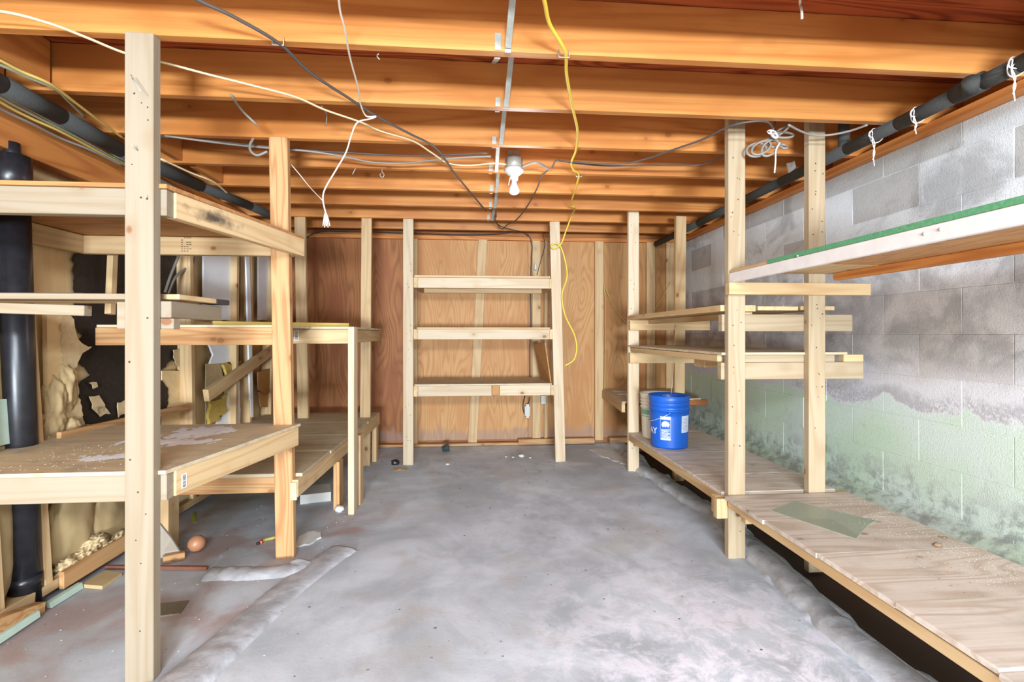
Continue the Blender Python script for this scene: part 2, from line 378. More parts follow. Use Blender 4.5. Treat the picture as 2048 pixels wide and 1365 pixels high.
def ridge(name, pts, wd, h, m, par, amp=.35, seed=0, n=10):
    pts = catmull(pts, n); prof = [(-.56, -.3), (-.5, .35), (-.4, .85), (-.15, 1), (.15, .92), (.38, .55), (.6, -.3)]; vs, fs = [], []
    for i, p in enumerate(pts):
        d = (pts[min(i+1, len(pts)-1)]-pts[max(i-1, 0)]).normalized(); sd = V(d.y, -d.x, 0)
        k = 1+amp*noise.noise(V(i*.35, seed, 0))
        for (a, b) in prof:
            q = p+sd*a*wd*k; q.z = FL+b*h*(1+.35*noise.noise(V(q.x*28, q.y*28, seed))) ; vs.append(q)
    L = len(prof)
    for i in range(len(pts)-1):
        for k in range(L-1): a = i*L+k; fs.append((a, a+L, a+L+1, a+1))
    fs.append(tuple(range(L))); fs.append(tuple(range(len(vs)-L, len(vs)))[::-1])
    return frompy(name, vs, fs, m, par, True, WM[par.name] if par else None)
g_ = lambda px, py, z=FL: P(px, py, Z=z)
ridge('kerb', [g_(688, 1098), g_(640, 1130), g_(560, 1192), g_(480, 1265), g_(385, 1350), g_(250, 1480)], .155, .015, M_kerb, floor, .08, 2, 14)
ridge('kerb', [g_(415, 1152), g_(470, 1150), g_(530, 1150), g_(590, 1142), g_(604, 1128)], .11, .022, M_kerb, floor, .15, 5, 10)

ridge('curb_rim', [V(lip(y)-.075, y, FL) for y in [.7+.12*i for i in range(31)]], .15, .034, M_kerb, floor, .12, 9, 3)
# ------------------------------------------------------------------ ceiling
ceil = struct(bx('ceiling', -2.6, 2.35, -2.6, 5.0, 1.204, 1.225, M_sub, None, 'x'))
for i in range(6):
    bx('subfloor_sheet', -2.6, 2.3, -2.55+i*1.22, -2.55+(i+1)*1.22-.004, 1.185, 1.2035, M_sub, ceil, 'x')
JY = [1.64+.4064*k for k in range(-9, 8)]
for y in JY:
    a, b = V(-2.6, y+.019, 1.0865), V(2.3, y+.019, 1.0865)
    beam('joist', a, b, .195, .038, (0, 0, 1), M_joist, ceil, .003)
for k, (px, yy) in enumerate([(92, 2.04), (0, 2.04), (358, 2.86), (440, 3.26)]):   # short blocking pieces at the left bays
    x = P(px, 200, Y=yy).x
    bx('blocking', x-.02, x+.02, yy-.3, yy-.003, 1.0, 1.18, M_joist, ceil)
bx('rim_light_blocker', 2.30, 2.34, -2.6, 5.0, .99, 1.20, M_beam, ceil)  # three boards added at the joist ends to block ambient world light
bx('rim_light_blocker', -2.64, -2.6, -2.6, 5.0, .8, 1.20, M_beam, ceil)
bx('rim_light_blocker', -2.6, 2.3, 4.86, 4.9, .99, 1.20, M_beam, ceil)

# ------------------------------------------------------------------ wall_right : block courses
XR = 2.17
wr = struct(bx('wall_right', XR+.0018, XR+.2, -2.6, 5.0, -1.35, .948, M_mort, None, 'y', 0))
CH = .2085; rows = [(-1.2510+CH*i, -1.2510+CH*(i+1)) for i in range(10)]+[(.834, .948)]
def blockmesh(L, hgt, seed):
    bm = bmesh.new(); bmesh.ops.create_cube(bm, size=1)
    for v in bm.verts: v.co = Vector((v.co.x*L, v.co.y*.06, v.co.z*hgt))
    bmesh.ops.bevel(bm, geom=list(bm.edges), offset=.0012, segments=1, affect='EDGES')
    for v in bm.verts: v.co += noise.noise_vector(v.co*9+V(seed*3, 0, 0))*.0018
    me = bpy.data.meshes.new('block'); bm.to_mesh(me); bm.free(); return me
full = [blockmesh(.4032, CH-.0042, s) for s in range(4)]; capm = [blockmesh(.4032, .110, s+9) for s in range(2)]
RZ = Matrix.Rotation(math.pi/2, 4, 'Z')
yref = P(1767, 620, X=XR).y
for r, (z0, z1) in enumerate(rows):
    # joints of the course at eye level (z 0..0.2) pass through yref; courses alternate by half a block
    off = yref if r % 2 == 0 else yref+.2032
    k0 = math.ceil((.75-off)/.4064)
    for k in range(k0, 12):
        yc = off+(k+.5)*.4064
        if yc-.2 > 4.78: break
        me = random.choice(full if r < 10 else capm)
        M = Matrix.Translation(V(XR+.03+random.uniform(-.0009, .0009), yc, (z0+z1)/2)) @ RZ
        link('block', me, M_block, wr, M)
# footing ledge
lv = []; lf = []
for i in range(60):
    y = .7+i*.07
    wv = .012*noise.noise(V(y*5, 0, 0))
    lv += [V(XR+.01, y, -.845+wv), V(XR-.035, y, -.862+wv), V(XR-.10+wv, y, -.915+wv), V(XR-.13, y, -1.3)]
    if i:
        for k in range(3): a = (i-1)*4+k; lf.append((a, a+4, a+5, a+1))
led = frompy('footing_ledge', lv, lf, M_mort, wr, False, WM[wr.name])
pl = bx('trim_1', 2.11, 2.3, -2.6, 4.84, .949, .986, M_beam, None); struct(pl)

# ------------------------------------------------------------------ wall_back
YB = 4.80
wb = struct(bx('wall_back', -2.4, 2.3, YB+.016, YB+.08, FL-.2, .988, M_plyd, None, 'x', 0))
def bpx(px, Y=YB): return P(px, 700, Y=Y).x
for (a, b, m) in ((-2.1, bpx(812), M_plydS), (bpx(812), bpx(1056), M_plyS), (bpx(1056), bpx(1200), M_plyS), (bpx(1200), 2.14, M_plyS)):
    bx('plywood_panel', a+.002, b-.002, YB, YB+.015, FL+.05, .975, m, wb, 'z', .001)
def bstud(pxt, pxb, wpx, m=M_stud, z0=FL+.03, z1=.97, Y=YB-.038):
    a = P(pxt, 480, Y=Y).x; b = P(pxb, 890, Y=Y).x
    beam('stud', V(b, Y+.018, z0), V(a, Y+.018, z1), wpx, .036, (1, 0, 0), m, wb)
bstud(826, 826, .089); bstud(966, 945, .089); bstud(1073, 1073, .085); bstud(1092, 1092, .035)
bstud(1198.5, 1198.5, .088); bstud(1302, 1302, .088); bstud(1341, 1341, .09)
bx('top_plate', -2.1, 2.14, YB-.04, YB, .95, .986, M_beam, wb)
bx('sole_plate', bpx(1035), bpx(1185), YB-.09, YB-.01, FL+.01, FL+.065, M_postw, wb)
bx('sole_plate', bpx(1215), bpx(1275), YB-.09, YB-.01, FL+.01, FL+.065, M_postw, wb)
bx('sole_plate', bpx(740), bpx(1040), YB-.07, YB-.005, FL+.004, FL+.03, M_postw, wb)
bx('sole_plate', bpx(620), bpx(738), YB-.07, YB-.005, FL+.004, FL+.035, M_postw, wb)

# ------------------------------------------------------------------ wall_left (leans outward a little)
wl_pts = [V(WX(FL, -.10), -2.6, FL), V(WX(FL, -.10), 5.0, FL), V(WX(.8, -.10), 5.0, .8), V(WX(.8, -.10), -2.6, .8)]
# local frame with grain vertical
Mv = Matrix(((0, 0, -1, -1.95), (0, 1, 0, 1), (1, 0, 0, 0), (0, 0, 0, 1)))
wl = struct(slab('wall_left', wl_pts, (-1, 0, 0), .05, M_panel, None, Mv))
def lstud(pxt, pxb, m=M_stud, z0=FL+.04, z1=.74, w_=.038, dep=.089, name='stud'):
    # stud whose room-side face starts at the pixel's left edge
    yt = PL(pxt, 400).y; yb = PL(pxb, 1000).y
    beam(name, V(WX(z0, -dep/2), yb+w_/2, z0), V(WX(z1, -dep/2), yt+w_/2, z1), dep, w_, (1, 0, 0), m, wl)
lstud(40, 79); lstud(232, 245, z0=.1, dep=.03); lstud(376, 386); lstud(469, 473); lstud(497, 503); lstud(541, 545)
lstud(-60, -25)
# each stud face is the narrow side; the plates top and bottom
beam('sill_plate', V(WX(FL, -.045), 1.2, FL+.06), V(WX(FL, -.045), 4.78, FL+.06), .089, .04, (1, 0, 0), M_stud, wl)
beam('sill_trim', V(WX(FL, .012), 2.16, FL+.07), V(WX(FL, .012), 2.95, FL+.07), .075, .02, (0, 0, 1), M_postw, wl)
beam('header_beam', V(WX(.86, .0), .4, .865), V(WX(.86, .0), 4.78, .865), .24, .06, (0, 0, 1), M_beam, wl)
beam('ledger', V(WX(-.45, .01), 2.2, -.45), V(WX(-.45, .01), 3.15, -.463), .04, .02, (0, 0, 1), M_postw, wl)
def lpatch(name, poly, m, off, th=.004, rag=0, seed=0, par=wl):
    if rag: poly = ragged(poly, 7, rag, seed)
    return slab(name, [PL(x, y, off) for x, y in poly], (1, 0, 0), th, m, par)
# black felt backing, torn
lpatch('felt_sheet', [(150, 505), (378, 505), (380, 700), (372, 735), (340, 720), (322, 740), (335, 800), (322, 870), (165, 880), (160, 820), (152, 780), (178, 745), (150, 715), (165, 670), (140, 640)], M_felt, -.088, .003, 5, 3)
lpatch('felt_sheet', [(320, 760), (336, 778), (334, 822), (320, 828)], M_felt, -.07, .003, 2, 4)
# pale panel + kraft batts
lpatch('paper_sheet', [(84, 630), (120, 628), (122, 880), (88, 890)], M_panel, -.07, .02)
lpatch('kraft_paper', [(118, 632), (143, 632), (150, 672), (165, 690), (182, 695), (158, 712), (150, 740), (158, 800), (166, 850), (150, 862), (124, 850)], M_kraft2, -.052, .006, 3, 5)
for (cx, cy, rx, rz, s_) in ((108, 805, .05, .11, 1), (128, 780, .05, .12, 2), (105, 850, .06, .07, 3), (138, 855, .06, .05, 4), (175, 862, .05, .03, 5)):
    c = PL(cx, cy, -.06); blob('insulation_batt', c, (.04, rx, rz), M_kraft, wl, .22, 4, s_*7, 3.5)
for (poly, s_) in (([(178, 765), (192, 763), (194, 775), (184, 778)], 1), ([(180, 795), (196, 790), (205, 800), (208, 820), (196, 830), (184, 818)], 2), ([(190, 815), (207, 812), (218, 826), (200, 834)], 3), ([(232, 806), (248, 802), (248, 830), (234, 832)], 4), ([(345, 700), (362, 694), (376, 715), (380, 745), (366, 742), (352, 728)], 6)):
    lpatch('torn_paper', poly, M_kraft2, -.075, .004, 3, s_)
lpatch('tan_sheet', [(322, 742), (378, 742), (382, 850), (322, 856)], M_panel, -.078, .006, 0)
# under-bench insulation faces bulging between studs
for (x0, x1, y0, y1, s_) in ((108, 178, 1015, 1150, 1), (183, 246, 1015, 1108, 2), (322, 395, 985, 1060, 3), (-60, 14, 1012, 1220, 4)):
    c0 = PL(x0, (y0+y1)/2, -.06); c1 = PL(x1, (y0+y1)/2, -.06); zt = PL(x0, y0, -.06).z; zb = max(FL+.05, PL(x0, y1, -.06).z)
    c = (c0+c1)/2; c.z = (zt+zb)/2+.02
    blob('insulation_batt', c, (.038, abs(c1.y-c0.y)*.72, (zt-zb)*.75), M_kraft, wl, .12, 4, s_*5, 4)
for (cx, cy, s_) in ((170, 1110, 1), (205, 1095, 2), (235, 1085, 3), (140, 1130, 4), (192, 1085, 5)):
    c = PL(cx, cy, -.02); c.z = max(c.z, FL+.09); blob('torn_batt', c, (.03, .07, .03), M_kraft2, wl, .6, 4, s_*3, 9)
# drywall further along, broken away at the bottom
lpatch('drywall_piece', [(404, 500), (468, 500), (470, 640), (404, 640)], M_dry, -.06, .012)
lpatch('drywall_piece', [(514, 500), (541, 500), (541, 640), (514, 640)], M_dry, -.06, .012)
lpatch('drywall_piece', [(410, 680), (474, 680), (474, 720), (440, 728), (416, 728), (423, 710)], M_dry, -.06, .012, 1, 3)
lpatch('drywall_piece', [(449, 790), (476, 762), (478, 850), (426, 852), (444, 832)], M_dry, -.06, .012, 1, 5)
lpatch('drywall_edge', [(489, 500), (496, 500), (500, 640), (504, 835), (499, 835), (493, 650)], M_dry, -.01, .012)
lpatch('glass_wool', [(440, 730), (478, 722), (474, 742), (450, 752)], M_yins, -.05, .02, 3, 8)
lpatch('glass_wool', [(414, 805), (440, 798), (450, 788), (448, 820), (432, 842), (412, 850)], M_yins, -.052, .02, 3, 9)
lpatch('kraft_sheet', [(410, 728), (440, 728), (446, 760), (418, 800), (410, 850)], M_kraft2, -.07, .006)
beam('diagonal_brace', PL(412, 792, .02), PL(560, 690, .02), .085, .036, (0, 0, 1), M_stud, wl)
lpatch('cardboard_flap', [(514, 745), (546, 735), (546, 780), (530, 790), (515, 780)], M_board, -.02, .006)
lpatch('cardboard_flap', [(516, 785), (546, 775), (546, 815), (520, 815)], M_board, -.03, .006)
lpatch('yellow_board', [(-60, 480), (12, 480), (16, 840), (10, 1000), (-60, 1000)], M_kraft, -.06, .02)
lpatch('pale_green_board', [(-40, 800), (18, 798), (22, 886), (-40, 900)], M_mint, -.03, .01)
lpatch('pale_green_strip', [(90, 1206), (94, 1217), (157, 1178), (155, 1166)], M_mint, .03, .02, 0)
lpatch('pale_green_strip', [(-40, 1290), (-40, 1308), (70, 1235), (68, 1222)], M_mint, .05, .02, 0)
lpatch('red_stained_plank', [(-40, 1245), (-40, 1290), (68, 1225), (70, 1205)], M_postw, .02, .04, 0)

# ------------------------------------------------------------------ LEFT NEAR RACK
r1 = thing('shelf_rack', 'tall pale pine rack nearest on the left, with a scorched top shelf', 'shelf rack', (-1.4, 2.0, FL))
bx('post', -1.142, -1.053, 1.630, 1.668, FL-.014, .989, M_postN, r1)
yB = 2.44
beam('post', V(-.952, yB+.019, FL), V(-.985, yB+.019, .989), .089, .038, (1, 0, 0), M_postw, r1)
# top shelf
bx('rail', -2.0, -1.035, 1.668, 1.706, .398, .487, M_postN, r1)
M_sc = scorch(M_stud, 'scorched_pine', -.21, .12, .03)
tr = beam('rail', V(-1.045, 1.708, .443), V(-.893, 2.50, .443), .089, .036, (0, 0, 1), M_sc, r1); tr['label'] = 'rail with a black scorch mark'
bx('rail', -1.94, -.93, 2.47, 2.508, .396, .485, M_stud, r1)
bx('rail', -1.96, -1.92, 1.706, 2.47, .396, .485, M_stud, r1)
slab('shelf_board', [V(-1.98, 1.66, .488), V(-1.03, 1.66, .488), V(-.885, 2.51, .488), V(-1.95, 2.51, .488)], (0, 0, 1), .014, M_under, r1)
# middle ledge
bx('block', -1.195, -1.07, 1.670, 1.708, .016, .107, M_postN, r1); bx('block', -1.069, -1.014, 1.670, 1.708, .016, .052, M_postN, r1)
bx('plank', -1.93, -1.07, 1.712, 1.84, .118, .138, M_postN, r1)
bx('plank', -1.93, -1.09, 1.845, 1.95, .118, .137, M_stud, r1)
o = slab('stain', [V(-1.62, 1.7105, .1385), V(-1.33, 1.7105, .1385), V(-1.37, 1.80, .1385), V(-1.58, 1.80, .1385)], (0, 0, 1), .0006, M_purple, r1)
beam('rail', V(-1.95, 1.75, .098), V(-1.345, 1.75, .08), .036, .036, (0, 0, 1), M_postN, r1)
beam('rail', V(-1.04, 1.67, .082), V(-1.045, 2.0, .082), .056, .036, (0, 0, 1), M_postN, r1)
beam('plank', V(-1.055, 1.712, .128), V(-1.045, 1.93, .128), .07, .018, (1, 0, 0), M_stud, r1)
o = beam('charred_end', V(-1.045, 1.932, .127), V(-1.04, 2.02, .127), .07, .02, (1, 0, 0), M_burnt, r1); o['label'] = 'charred black plank end'
# bench
zb = -.457
bx('rail', -1.9, -1.035, 1.668, 1.706, zb-.105, zb-.014, M_postN, r1)
lr = beam('rail', V(-1.045, 1.708, zb-.058), V(-.900, 2.44, zb-.058), .09, .036, (0, 0, 1), M_stud, r1)
bx('rail', -1.8, -.96, 2.48, 2.518, zb-.105, zb-.014, M_stud, r1)
slab('bench_top', [V(-1.86, 1.655, zb-.013), V(-1.03, 1.655, zb-.013), V(-.885, 2.47, zb-.013), V(-1.84, 2.50, zb-.013)], (0, 0, 1), .013, M_shelf, r1)
def sticker(par, c, ux, uz, w_, h_, nrm):
    c, ux, uz, nrm = Vector(c), Vector(ux).normalized(), Vector(uz), Vector(nrm).normalized()
    q = [c-ux*w_/2-uz*h_/2, c+ux*w_/2-uz*h_/2, c+ux*w_/2+uz*h_/2, c-ux*w_/2+uz*h_/2]
    s_ = slab('barcode_sticker', q, nrm, .0006, M_paperw, par)
    vs, fs = [], []
    for i in range(11):
        z = (-.4+.8*i/10)*h_; t = h_*random.uniform(.012, .03)
        b = [c-ux*w_*.32+uz*(z-t)+nrm*.0009, c+ux*w_*.32+uz*(z-t)+nrm*.0009, c+ux*w_*.32+uz*(z+t)+nrm*.0009, c-ux*w_*.32+uz*(z+t)+nrm*.0009]
        fs.append(tuple(range(len(vs), len(vs)+4))); vs += b
    frompy('bars', vs, fs, M_ink, s_, False, WM[s_.name])
rd = (V(-.900, 2.44, 0)-V(-1.045, 1.708, 0)).normalized(); nr = V(rd.y, -rd.x, 0)
sticker(r1, V(-1.045, 1.708, zb-.06)+rd*.035+nr*.0185, rd, (0, 0, 1), .022, .05, nr)
# scorch mark on the top rail
rd2 = (V(-.893, 2.50, 0)-V(-1.045, 1.708, 0)).normalized(); nr2 = V(rd2.y, -rd2.x, 0)
# grade stamp under the top shelf, on the back rail
vs, fs = [], []
for i in range(7):
    for j in range(4):
        if random.random() < .25: continue
        c = P(364+j*5.5, 476+i*4.4, Y=2.4695); ww = random.uniform(.003, .006)
        fs.append(tuple(range(len(vs), len(vs)+4))); vs += [c+V(-ww, 0, -.002), c+V(ww, 0, -.002), c+V(ww, 0, .0015), c+V(-ww, 0, .0015)]
frompy('grade_stamp', vs, fs, M_ink, r1, False, WM[r1.name])
def nail(a, b, par, r=.0018): return tube('nail', [a, b], r, M_metal, par, 6, 1)
nail(P(262, 150, Y=1.60), P(282, 184, Y=1.585), r1)
nail(V(-1.10, 1.631, .6), V(-1.10, 1.60, .61), r1)
for (px, py) in ((293, 393), (1,), )[:1]: nail(P(px, py, Y=1.632), P(px, py, Y=1.626), r1, .004)

# powder on the bench, chips
def scatter(name, fn, n, size, m, par=None, M=None):
    vs, fs = [], []
    for _ in range(n):
        c = fn()
        if c is None: continue
        s_ = size*random.uniform(.4, 1.3); a = random.uniform(0, 6.3); k = random.choice((3, 4, 5)); hh = s_*.25
        b = len(vs)
        for zz in (0, hh):
            for i in range(k): an = a+2*math.pi*i/k; rr = s_*random.uniform(.6, 1.1); vs.append(V(c.x+rr*math.cos(an), c.y+.6*rr*math.sin(an), c.z+zz+(.0004)))
        fs.append(tuple(range(b+k, b+2*k)))
        fs += [(b+i, b+(i+1) % k, b+(i+1) % k+k, b+i+k) for i in range(k)]
    c0 = vs[0].copy() if vs else V(0, 0, 0)
    return frompy(name, vs, fs, m, par, False, Matrix.Translation(c0) if M is None else M)
def powder(name, x0, x1, y0, y1, z, fmask, m, st=.006, hgt=.003):
    nx, ny = int((x1-x0)/st), int((y1-y0)/st); idx = {}; vs = []; fs = []
    def vi(i, j):
        if (i, j) not in idx:
            x, y = x0+i*st, y0+j*st; idx[i, j] = len(vs); vs.append(V(x, y, z+.0005+hgt*max(0, fmask(x, y))*(.6+.8*noise.noise(V(x*40, y*40, 0)))))
        return idx[i, j]
    for i in range(nx):
        for j in range(ny):
            if fmask(x0+(i+.5)*st, y0+(j+.5)*st) > 0: fs.append((vi(i, j), vi(i+1, j), vi(i+1, j+1), vi(i, j+1)))
    return frompy(name, vs, fs, m, None, True, Matrix.Translation(V((x0+x1)/2, (y0+y1)/2, z)))
c1 = P(395, 866, Z=zb); c2 = P(345, 885, Z=zb); c3 = P(215, 915, Z=zb)
def fm(x, y):
    d = 1-math.hypot((x-c1.x)/.17, (y-c1.y)/.20); d = max(d, 1-math.hypot((x-c2.x)/.24, (y-c2.y)/.09), .9-math.hypot((x-c3.x)/.17, (y-c3.y)/.07))
    return d+.55*noise.fractal(V(x*22, y*12, 0), .8, 2, 5)-.30
tag(powder('powder_spill', -1.5, -.95, 1.7, 2.46, zb, fm, M_powder), 'white powder spilled across the low dusty bench on the left', 'powder', kind='stuff')
def rb():
    x, y = random.uniform(-1.75, -1.05), random.uniform(1.7, 2.35); return V(x, y, zb)
tag(scatter('paint_flakes', lambda: V(random.gauss(-1.45, .14), random.uniform(1.69, 2.05), zb), 160, .0028, M_chip), 'small pale flakes scattered on the left bench beside the powder', 'flakes', kind='stuff')
jl = lathe('jar_lid', [(0, .012), (.028, .012), (.031, .009), (.031, 0), (0, 0)], M_styro, None, Matrix.Translation(P(28, 888, Z=zb)+V(.0, .0, 0)), 24)
tag(jl, 'round pale lid lying near the black pipe on the left bench', 'lid')

# ------------------------------------------------------------------ LEFT FAR RACK
r2 = thing('shelf_rack', 'pine rack in the far left corner, plank bench below and one thin shelf above', 'shelf rack', (-1.3, 3.4, FL))
zc = -.715
ys = [2.485, 2.95, 3.42, 3.90, 4.37]
for a, b in zip(ys[:-1], ys[1:]):
    xr = -.886+(.5*(a+b)-2.45)*.012
    bx('bench_plank', -1.85, xr, a+.002, b-.002, zc-.018, zc, M_shelfg, r2, 'x')
beam('rail', V(-.905, 2.44, zc-.064), V(-.885, 4.37, zc-.064), .089, .036, (0, 0, 1), M_stud, r2)
bx('rail', -1.62, -.93, 2.52, 2.556, zc-.108, zc-.019, M_postw, r2)
bx('rail', -1.8, -.92, 4.33, 4.366, zc-.108, zc-.019, M_stud, r2)
bx('cleat', -.925, -.89, 2.43, 2.44, zc-.12, zc-.03, M_post, r2, 'z')
bx('leg', -.905, -.866, 3.09, 3.178, FL, zc-.108, M_postw, r2)
bx('leg', -.905, -.866, 4.22, 4.31, FL, zc-.108, M_stud, r2)
bx('leg', -1.62, -1.58, 2.56, 2.65, FL, zc-.019, M_stud, r2)
bx('leg', -.79, -.752, 3.16, 3.248, FL, -.67, M_stud, r2)
bx('post', -.79, -.752, 3.0, 3.089, FL, .044, M_post, r2)
beam('post', V(-.94, 4.12, FL), V(-.925, 4.12, .989), .085, .036, (1, 0, 0), M_stud, r2)
beam('post', V(P(607, 800, Y=4.1).x, 4.12, FL), V(P(599, 450, Y=4.1).x, 4.12, .989), .089, .036, (1, 0, 0), M_stud, r2)
# upper shelf
o = bx('rail', P(190, 660, Y=2.50).x, -1.0, 2.50, 2.538, -.058, .031, M_postw, r2)
rr_ = bx('rail', -1.25, -.792, 3.03, 3.068, -.062, .027, M_stud, r2)
beam('rail', V(-.81, 3.09, -.017), V(-.865, 4.3, -.017), .089, .036, (0, 0, 1), M_stud, r2)
bx('shelf_board', -1.88, -1.02, 2.495, 3.02, .032, .045, M_shelf, r2, 'x')
slab('shelf_board', [V(-1.88, 3.025, .03), V(-.775, 3.025, .03), V(-.84, 4.32, .03), V(-1.85, 4.32, .03)], (0, 0, 1), .014, M_shelf, r2)
sticker(rr_, P(593, 672, Y=3.0295), (1, 0, 0), (0, 0, 1), .028, .062, (0, -1, 0))
t_ = beam('trim_strip', V(P(425, 645, Y=2.75).x, 2.75, .056), V(P(697, 645, Y=3.35).x, 3.35, .058), .03, .018, (0, 0, 1), M_yelwood)
tag(t_, 'long yellow wooden strip lying on the thin upper shelf at far left', 'strip')

# ------------------------------------------------------------------ CENTRE SHELF UNIT
r3 = thing('shelf_unit', 'pine three-shelf unit standing against the plywood back wall', 'shelf unit', (.07, 4.3, FL))
bx('post', -.616, -.529, 4.095, 4.131, FL, .989, M_post, r3)
beam('post', V(.752, 4.113, FL), V(.700, 4.113, .989), .089, .036, (1, 0, 0), M_post, r3)
def cshelf(z1, xr, left=-.527):
    bx('rail', left+.036, xr-.0, 4.105, 4.143, z1-.089, z1, M_post, r3)
    bx('rail', left, xr+.03, 4.60, 4.638, z1-.089, z1, M_stud, r3)
    bx('cleat', left, left+.036, 4.10, 4.60, z1-.089, z1, M_stud, r3)
    bx('cleat', xr, xr+.036, 4.10, 4.60, z1-.089, z1, M_stud, r3)
cshelf(.487, .655); bx('shelf_board', -.52, .66, 4.09, 4.64, .488, .506, M_stud, r3, 'x')
cshelf(.040, .655); bx('shelf_board', -.50, .66, 4.10, 4.64, .041, .056, M_stud, r3, 'x')
z1 = -.452
for (x0, x1, m) in ((-.49, .145, M_post), (.215, .665, M_post)): bx('rail', x0, x1, 4.105, 4.143, z1-.09, z1, m, r3)
bx('spacer', .148, .212, 4.107, 4.15, z1-.085, z1, M_board, r3, 'y')
bx('rail', -.527, .7, 4.60, 4.638, z1-.09, z1, M_stud, r3)
bx('cleat', -.527, -.491, 4.10, 4.60, z1-.09, z1, M_stud, r3); bx('cleat', .667, .70, 4.10, 4.60, z1-.09, z1, M_stud, r3)
bx('cleat', .70, .735, 4.09, 4.13, z1-.14, z1, M_post, r3, 'z')
bx('shelf_board', -.52, .675, 4.10, 4.66, z1+.001, z1+.016, M_shelf, r3, 'x')
pn = slab('loose_panel', [V(.665, 4.12, z1+.018), V(.635, 4.55, z1+.018), V(.565, 4.55, z1+.36), V(.62, 4.16, z1+.37)], (1, .1, .2), .01, M_board)
tag(pn, 'thin brown panel leaning at the right end of the lowest centre shelf', 'panel')

# ------------------------------------------------------------------ RIGHT FAR RACK
r4 = thing('shelf_rack', 'four-post pine rack along the block wall, its bench holding the buckets', 'shelf rack', (1.5, 3.0, FL))
FR = FL-.03
yC = 3.77; xC = P(1257, 700, Y=yC).x
bx('post', xC, xC+.089, yC, yC+.038, FR, 1.1, M_post, r4)
xD = P(1350, 700, Y=yC+.05).x
beam('post', V(xD+.035, yC+.07, FR-.08), V(xD+.055, yC+.07, .989), .089, .038, (1, 0, 0), M_stud, r4)
yE = 2.27
xE = P(1457, 700, Y=yE).x; xF = P(1618, 700, Y=yE).x
bx('post', xE, xE+.089, yE, yE+.038, FR+.01, 1.15, M_postA, r4)
bx('post', xF, xF+.089, yE, yE+.038, FR-.06, 1.15, M_postA, r4)
# cross rails behind the near posts
x0 = P(1444, 640, Y=yE+.04).x; x1 = P(1705, 640, Y=yE+.04).x
bx('rail', x0, x1, yE+.039, yE+.077, .013, .100, M_postA, r4)
x0 = P(1442, 740, Y=yE+.04).x; x1 = P(1727, 740, Y=yE+.04).x
bx('rail', x0, x1, yE+.039, yE+.077, -.235, -.148, M_postA, r4)
bx('rail', x0+.05, x1-.16, yE+.039, yE+.077, -.147, -.109, M_postA, r4); bx('block', x1-.11, x1, yE+.039, yE+.077, -.147, -.109, M_stud, r4)
# far cross rails
bx('rail', xC+.0, 1.93, yC-.04, yC-.002, .028, .110, M_stud, r4)
bx('rail', xC+.0, 1.80, yC-.04, yC-.002, -.24, -.155, M_stud, r4)
# upper plank shelf
for i, (a, b, zt) in enumerate(((xC+.0, xC+.19, .150), (xC+.2, xC+.42, .156), (xC+.43, xC+.62, .158))):
    xa = xE-.015-(xC-a)+.0; dx = xE-.02-xC
    slab('shelf_plank', [V(a+dx, yE+.04, zt-.035), V(b+dx-.003, yE+.04, zt-.035), V(b-.003, yC+.03, zt-.035), V(a, yC+.03, zt-.035)], (0, 0, 1), .032 if i == 0 else .02, M_stud, r4,
         Matrix.Translation(V((a+b)/2, 3, zt)) @ RZ)
bx('cleat', xC+.15, xC+.19, yE+.08, yC-.05, .08, .114, M_stud, r4)
# second shelf, thin ply on battens
slab('shelf_board', [V(xE-.02, yE+.03, -.108), V(xE+.66, yE+.03, -.108), V(xC+.66, yC+.03, -.108), V(xC, yC+.03, -.108)], (0, 0, 1), .012, M_shelf, r4)
beam('batten', V(xC+.02, yC-.05, -.130), V(xE+.0, yE+.08, -.128), .036, .03, (0, 0, 1), M_stud, r4)
beam('batten', V(xC+.56, yC-.05, -.130), V(xE+.6, yE+.08, -.128), .036, .03, (0, 0, 1), M_stud, r4)
xg = P(1388, 730, Y=2.75).x
bx('block', xg, xg+.12, 2.62, 2.75, -.195, -.15, M_stud, r4, 'x')
# bench
zr = -.81
bx('bench_top', xC-.0, 1.875, yE+.042, yE+.34, zr-.018, zr, M_bench, r4, 'x')
bx('bench_top', xC-.0, 1.875, yE+.344, 3.1, zr-.018, zr, M_bench, r4, 'x')
bx('bench_top', xC-.0, 1.875, 3.104, yC-.002, zr-.018, zr, M_bench, r4, 'x')
bx('bench_top', xC+.10, 1.875, yC+.0, yC+.2, zr-.018, zr, M_bench, r4, 'x')
bx('rail', xC-.0, xC+.036, yE+.04, yC-.002, zr-.066, zr-.019, M_stud, r4)
bx('rail', xC+.04, 1.9, yC-.05, yC-.01, zr-.108, zr-.019, M_stud, r4)
bx('rail', xE-.05, 1.95, yE+.039, yE+.077, zr-.108, zr-.019, M_stud, r4)
bx('foot_block', xE-.06, xE-.002, yE+.0, yE+.038, zr-.12, zr-.02, M_stud, r4, 'z')
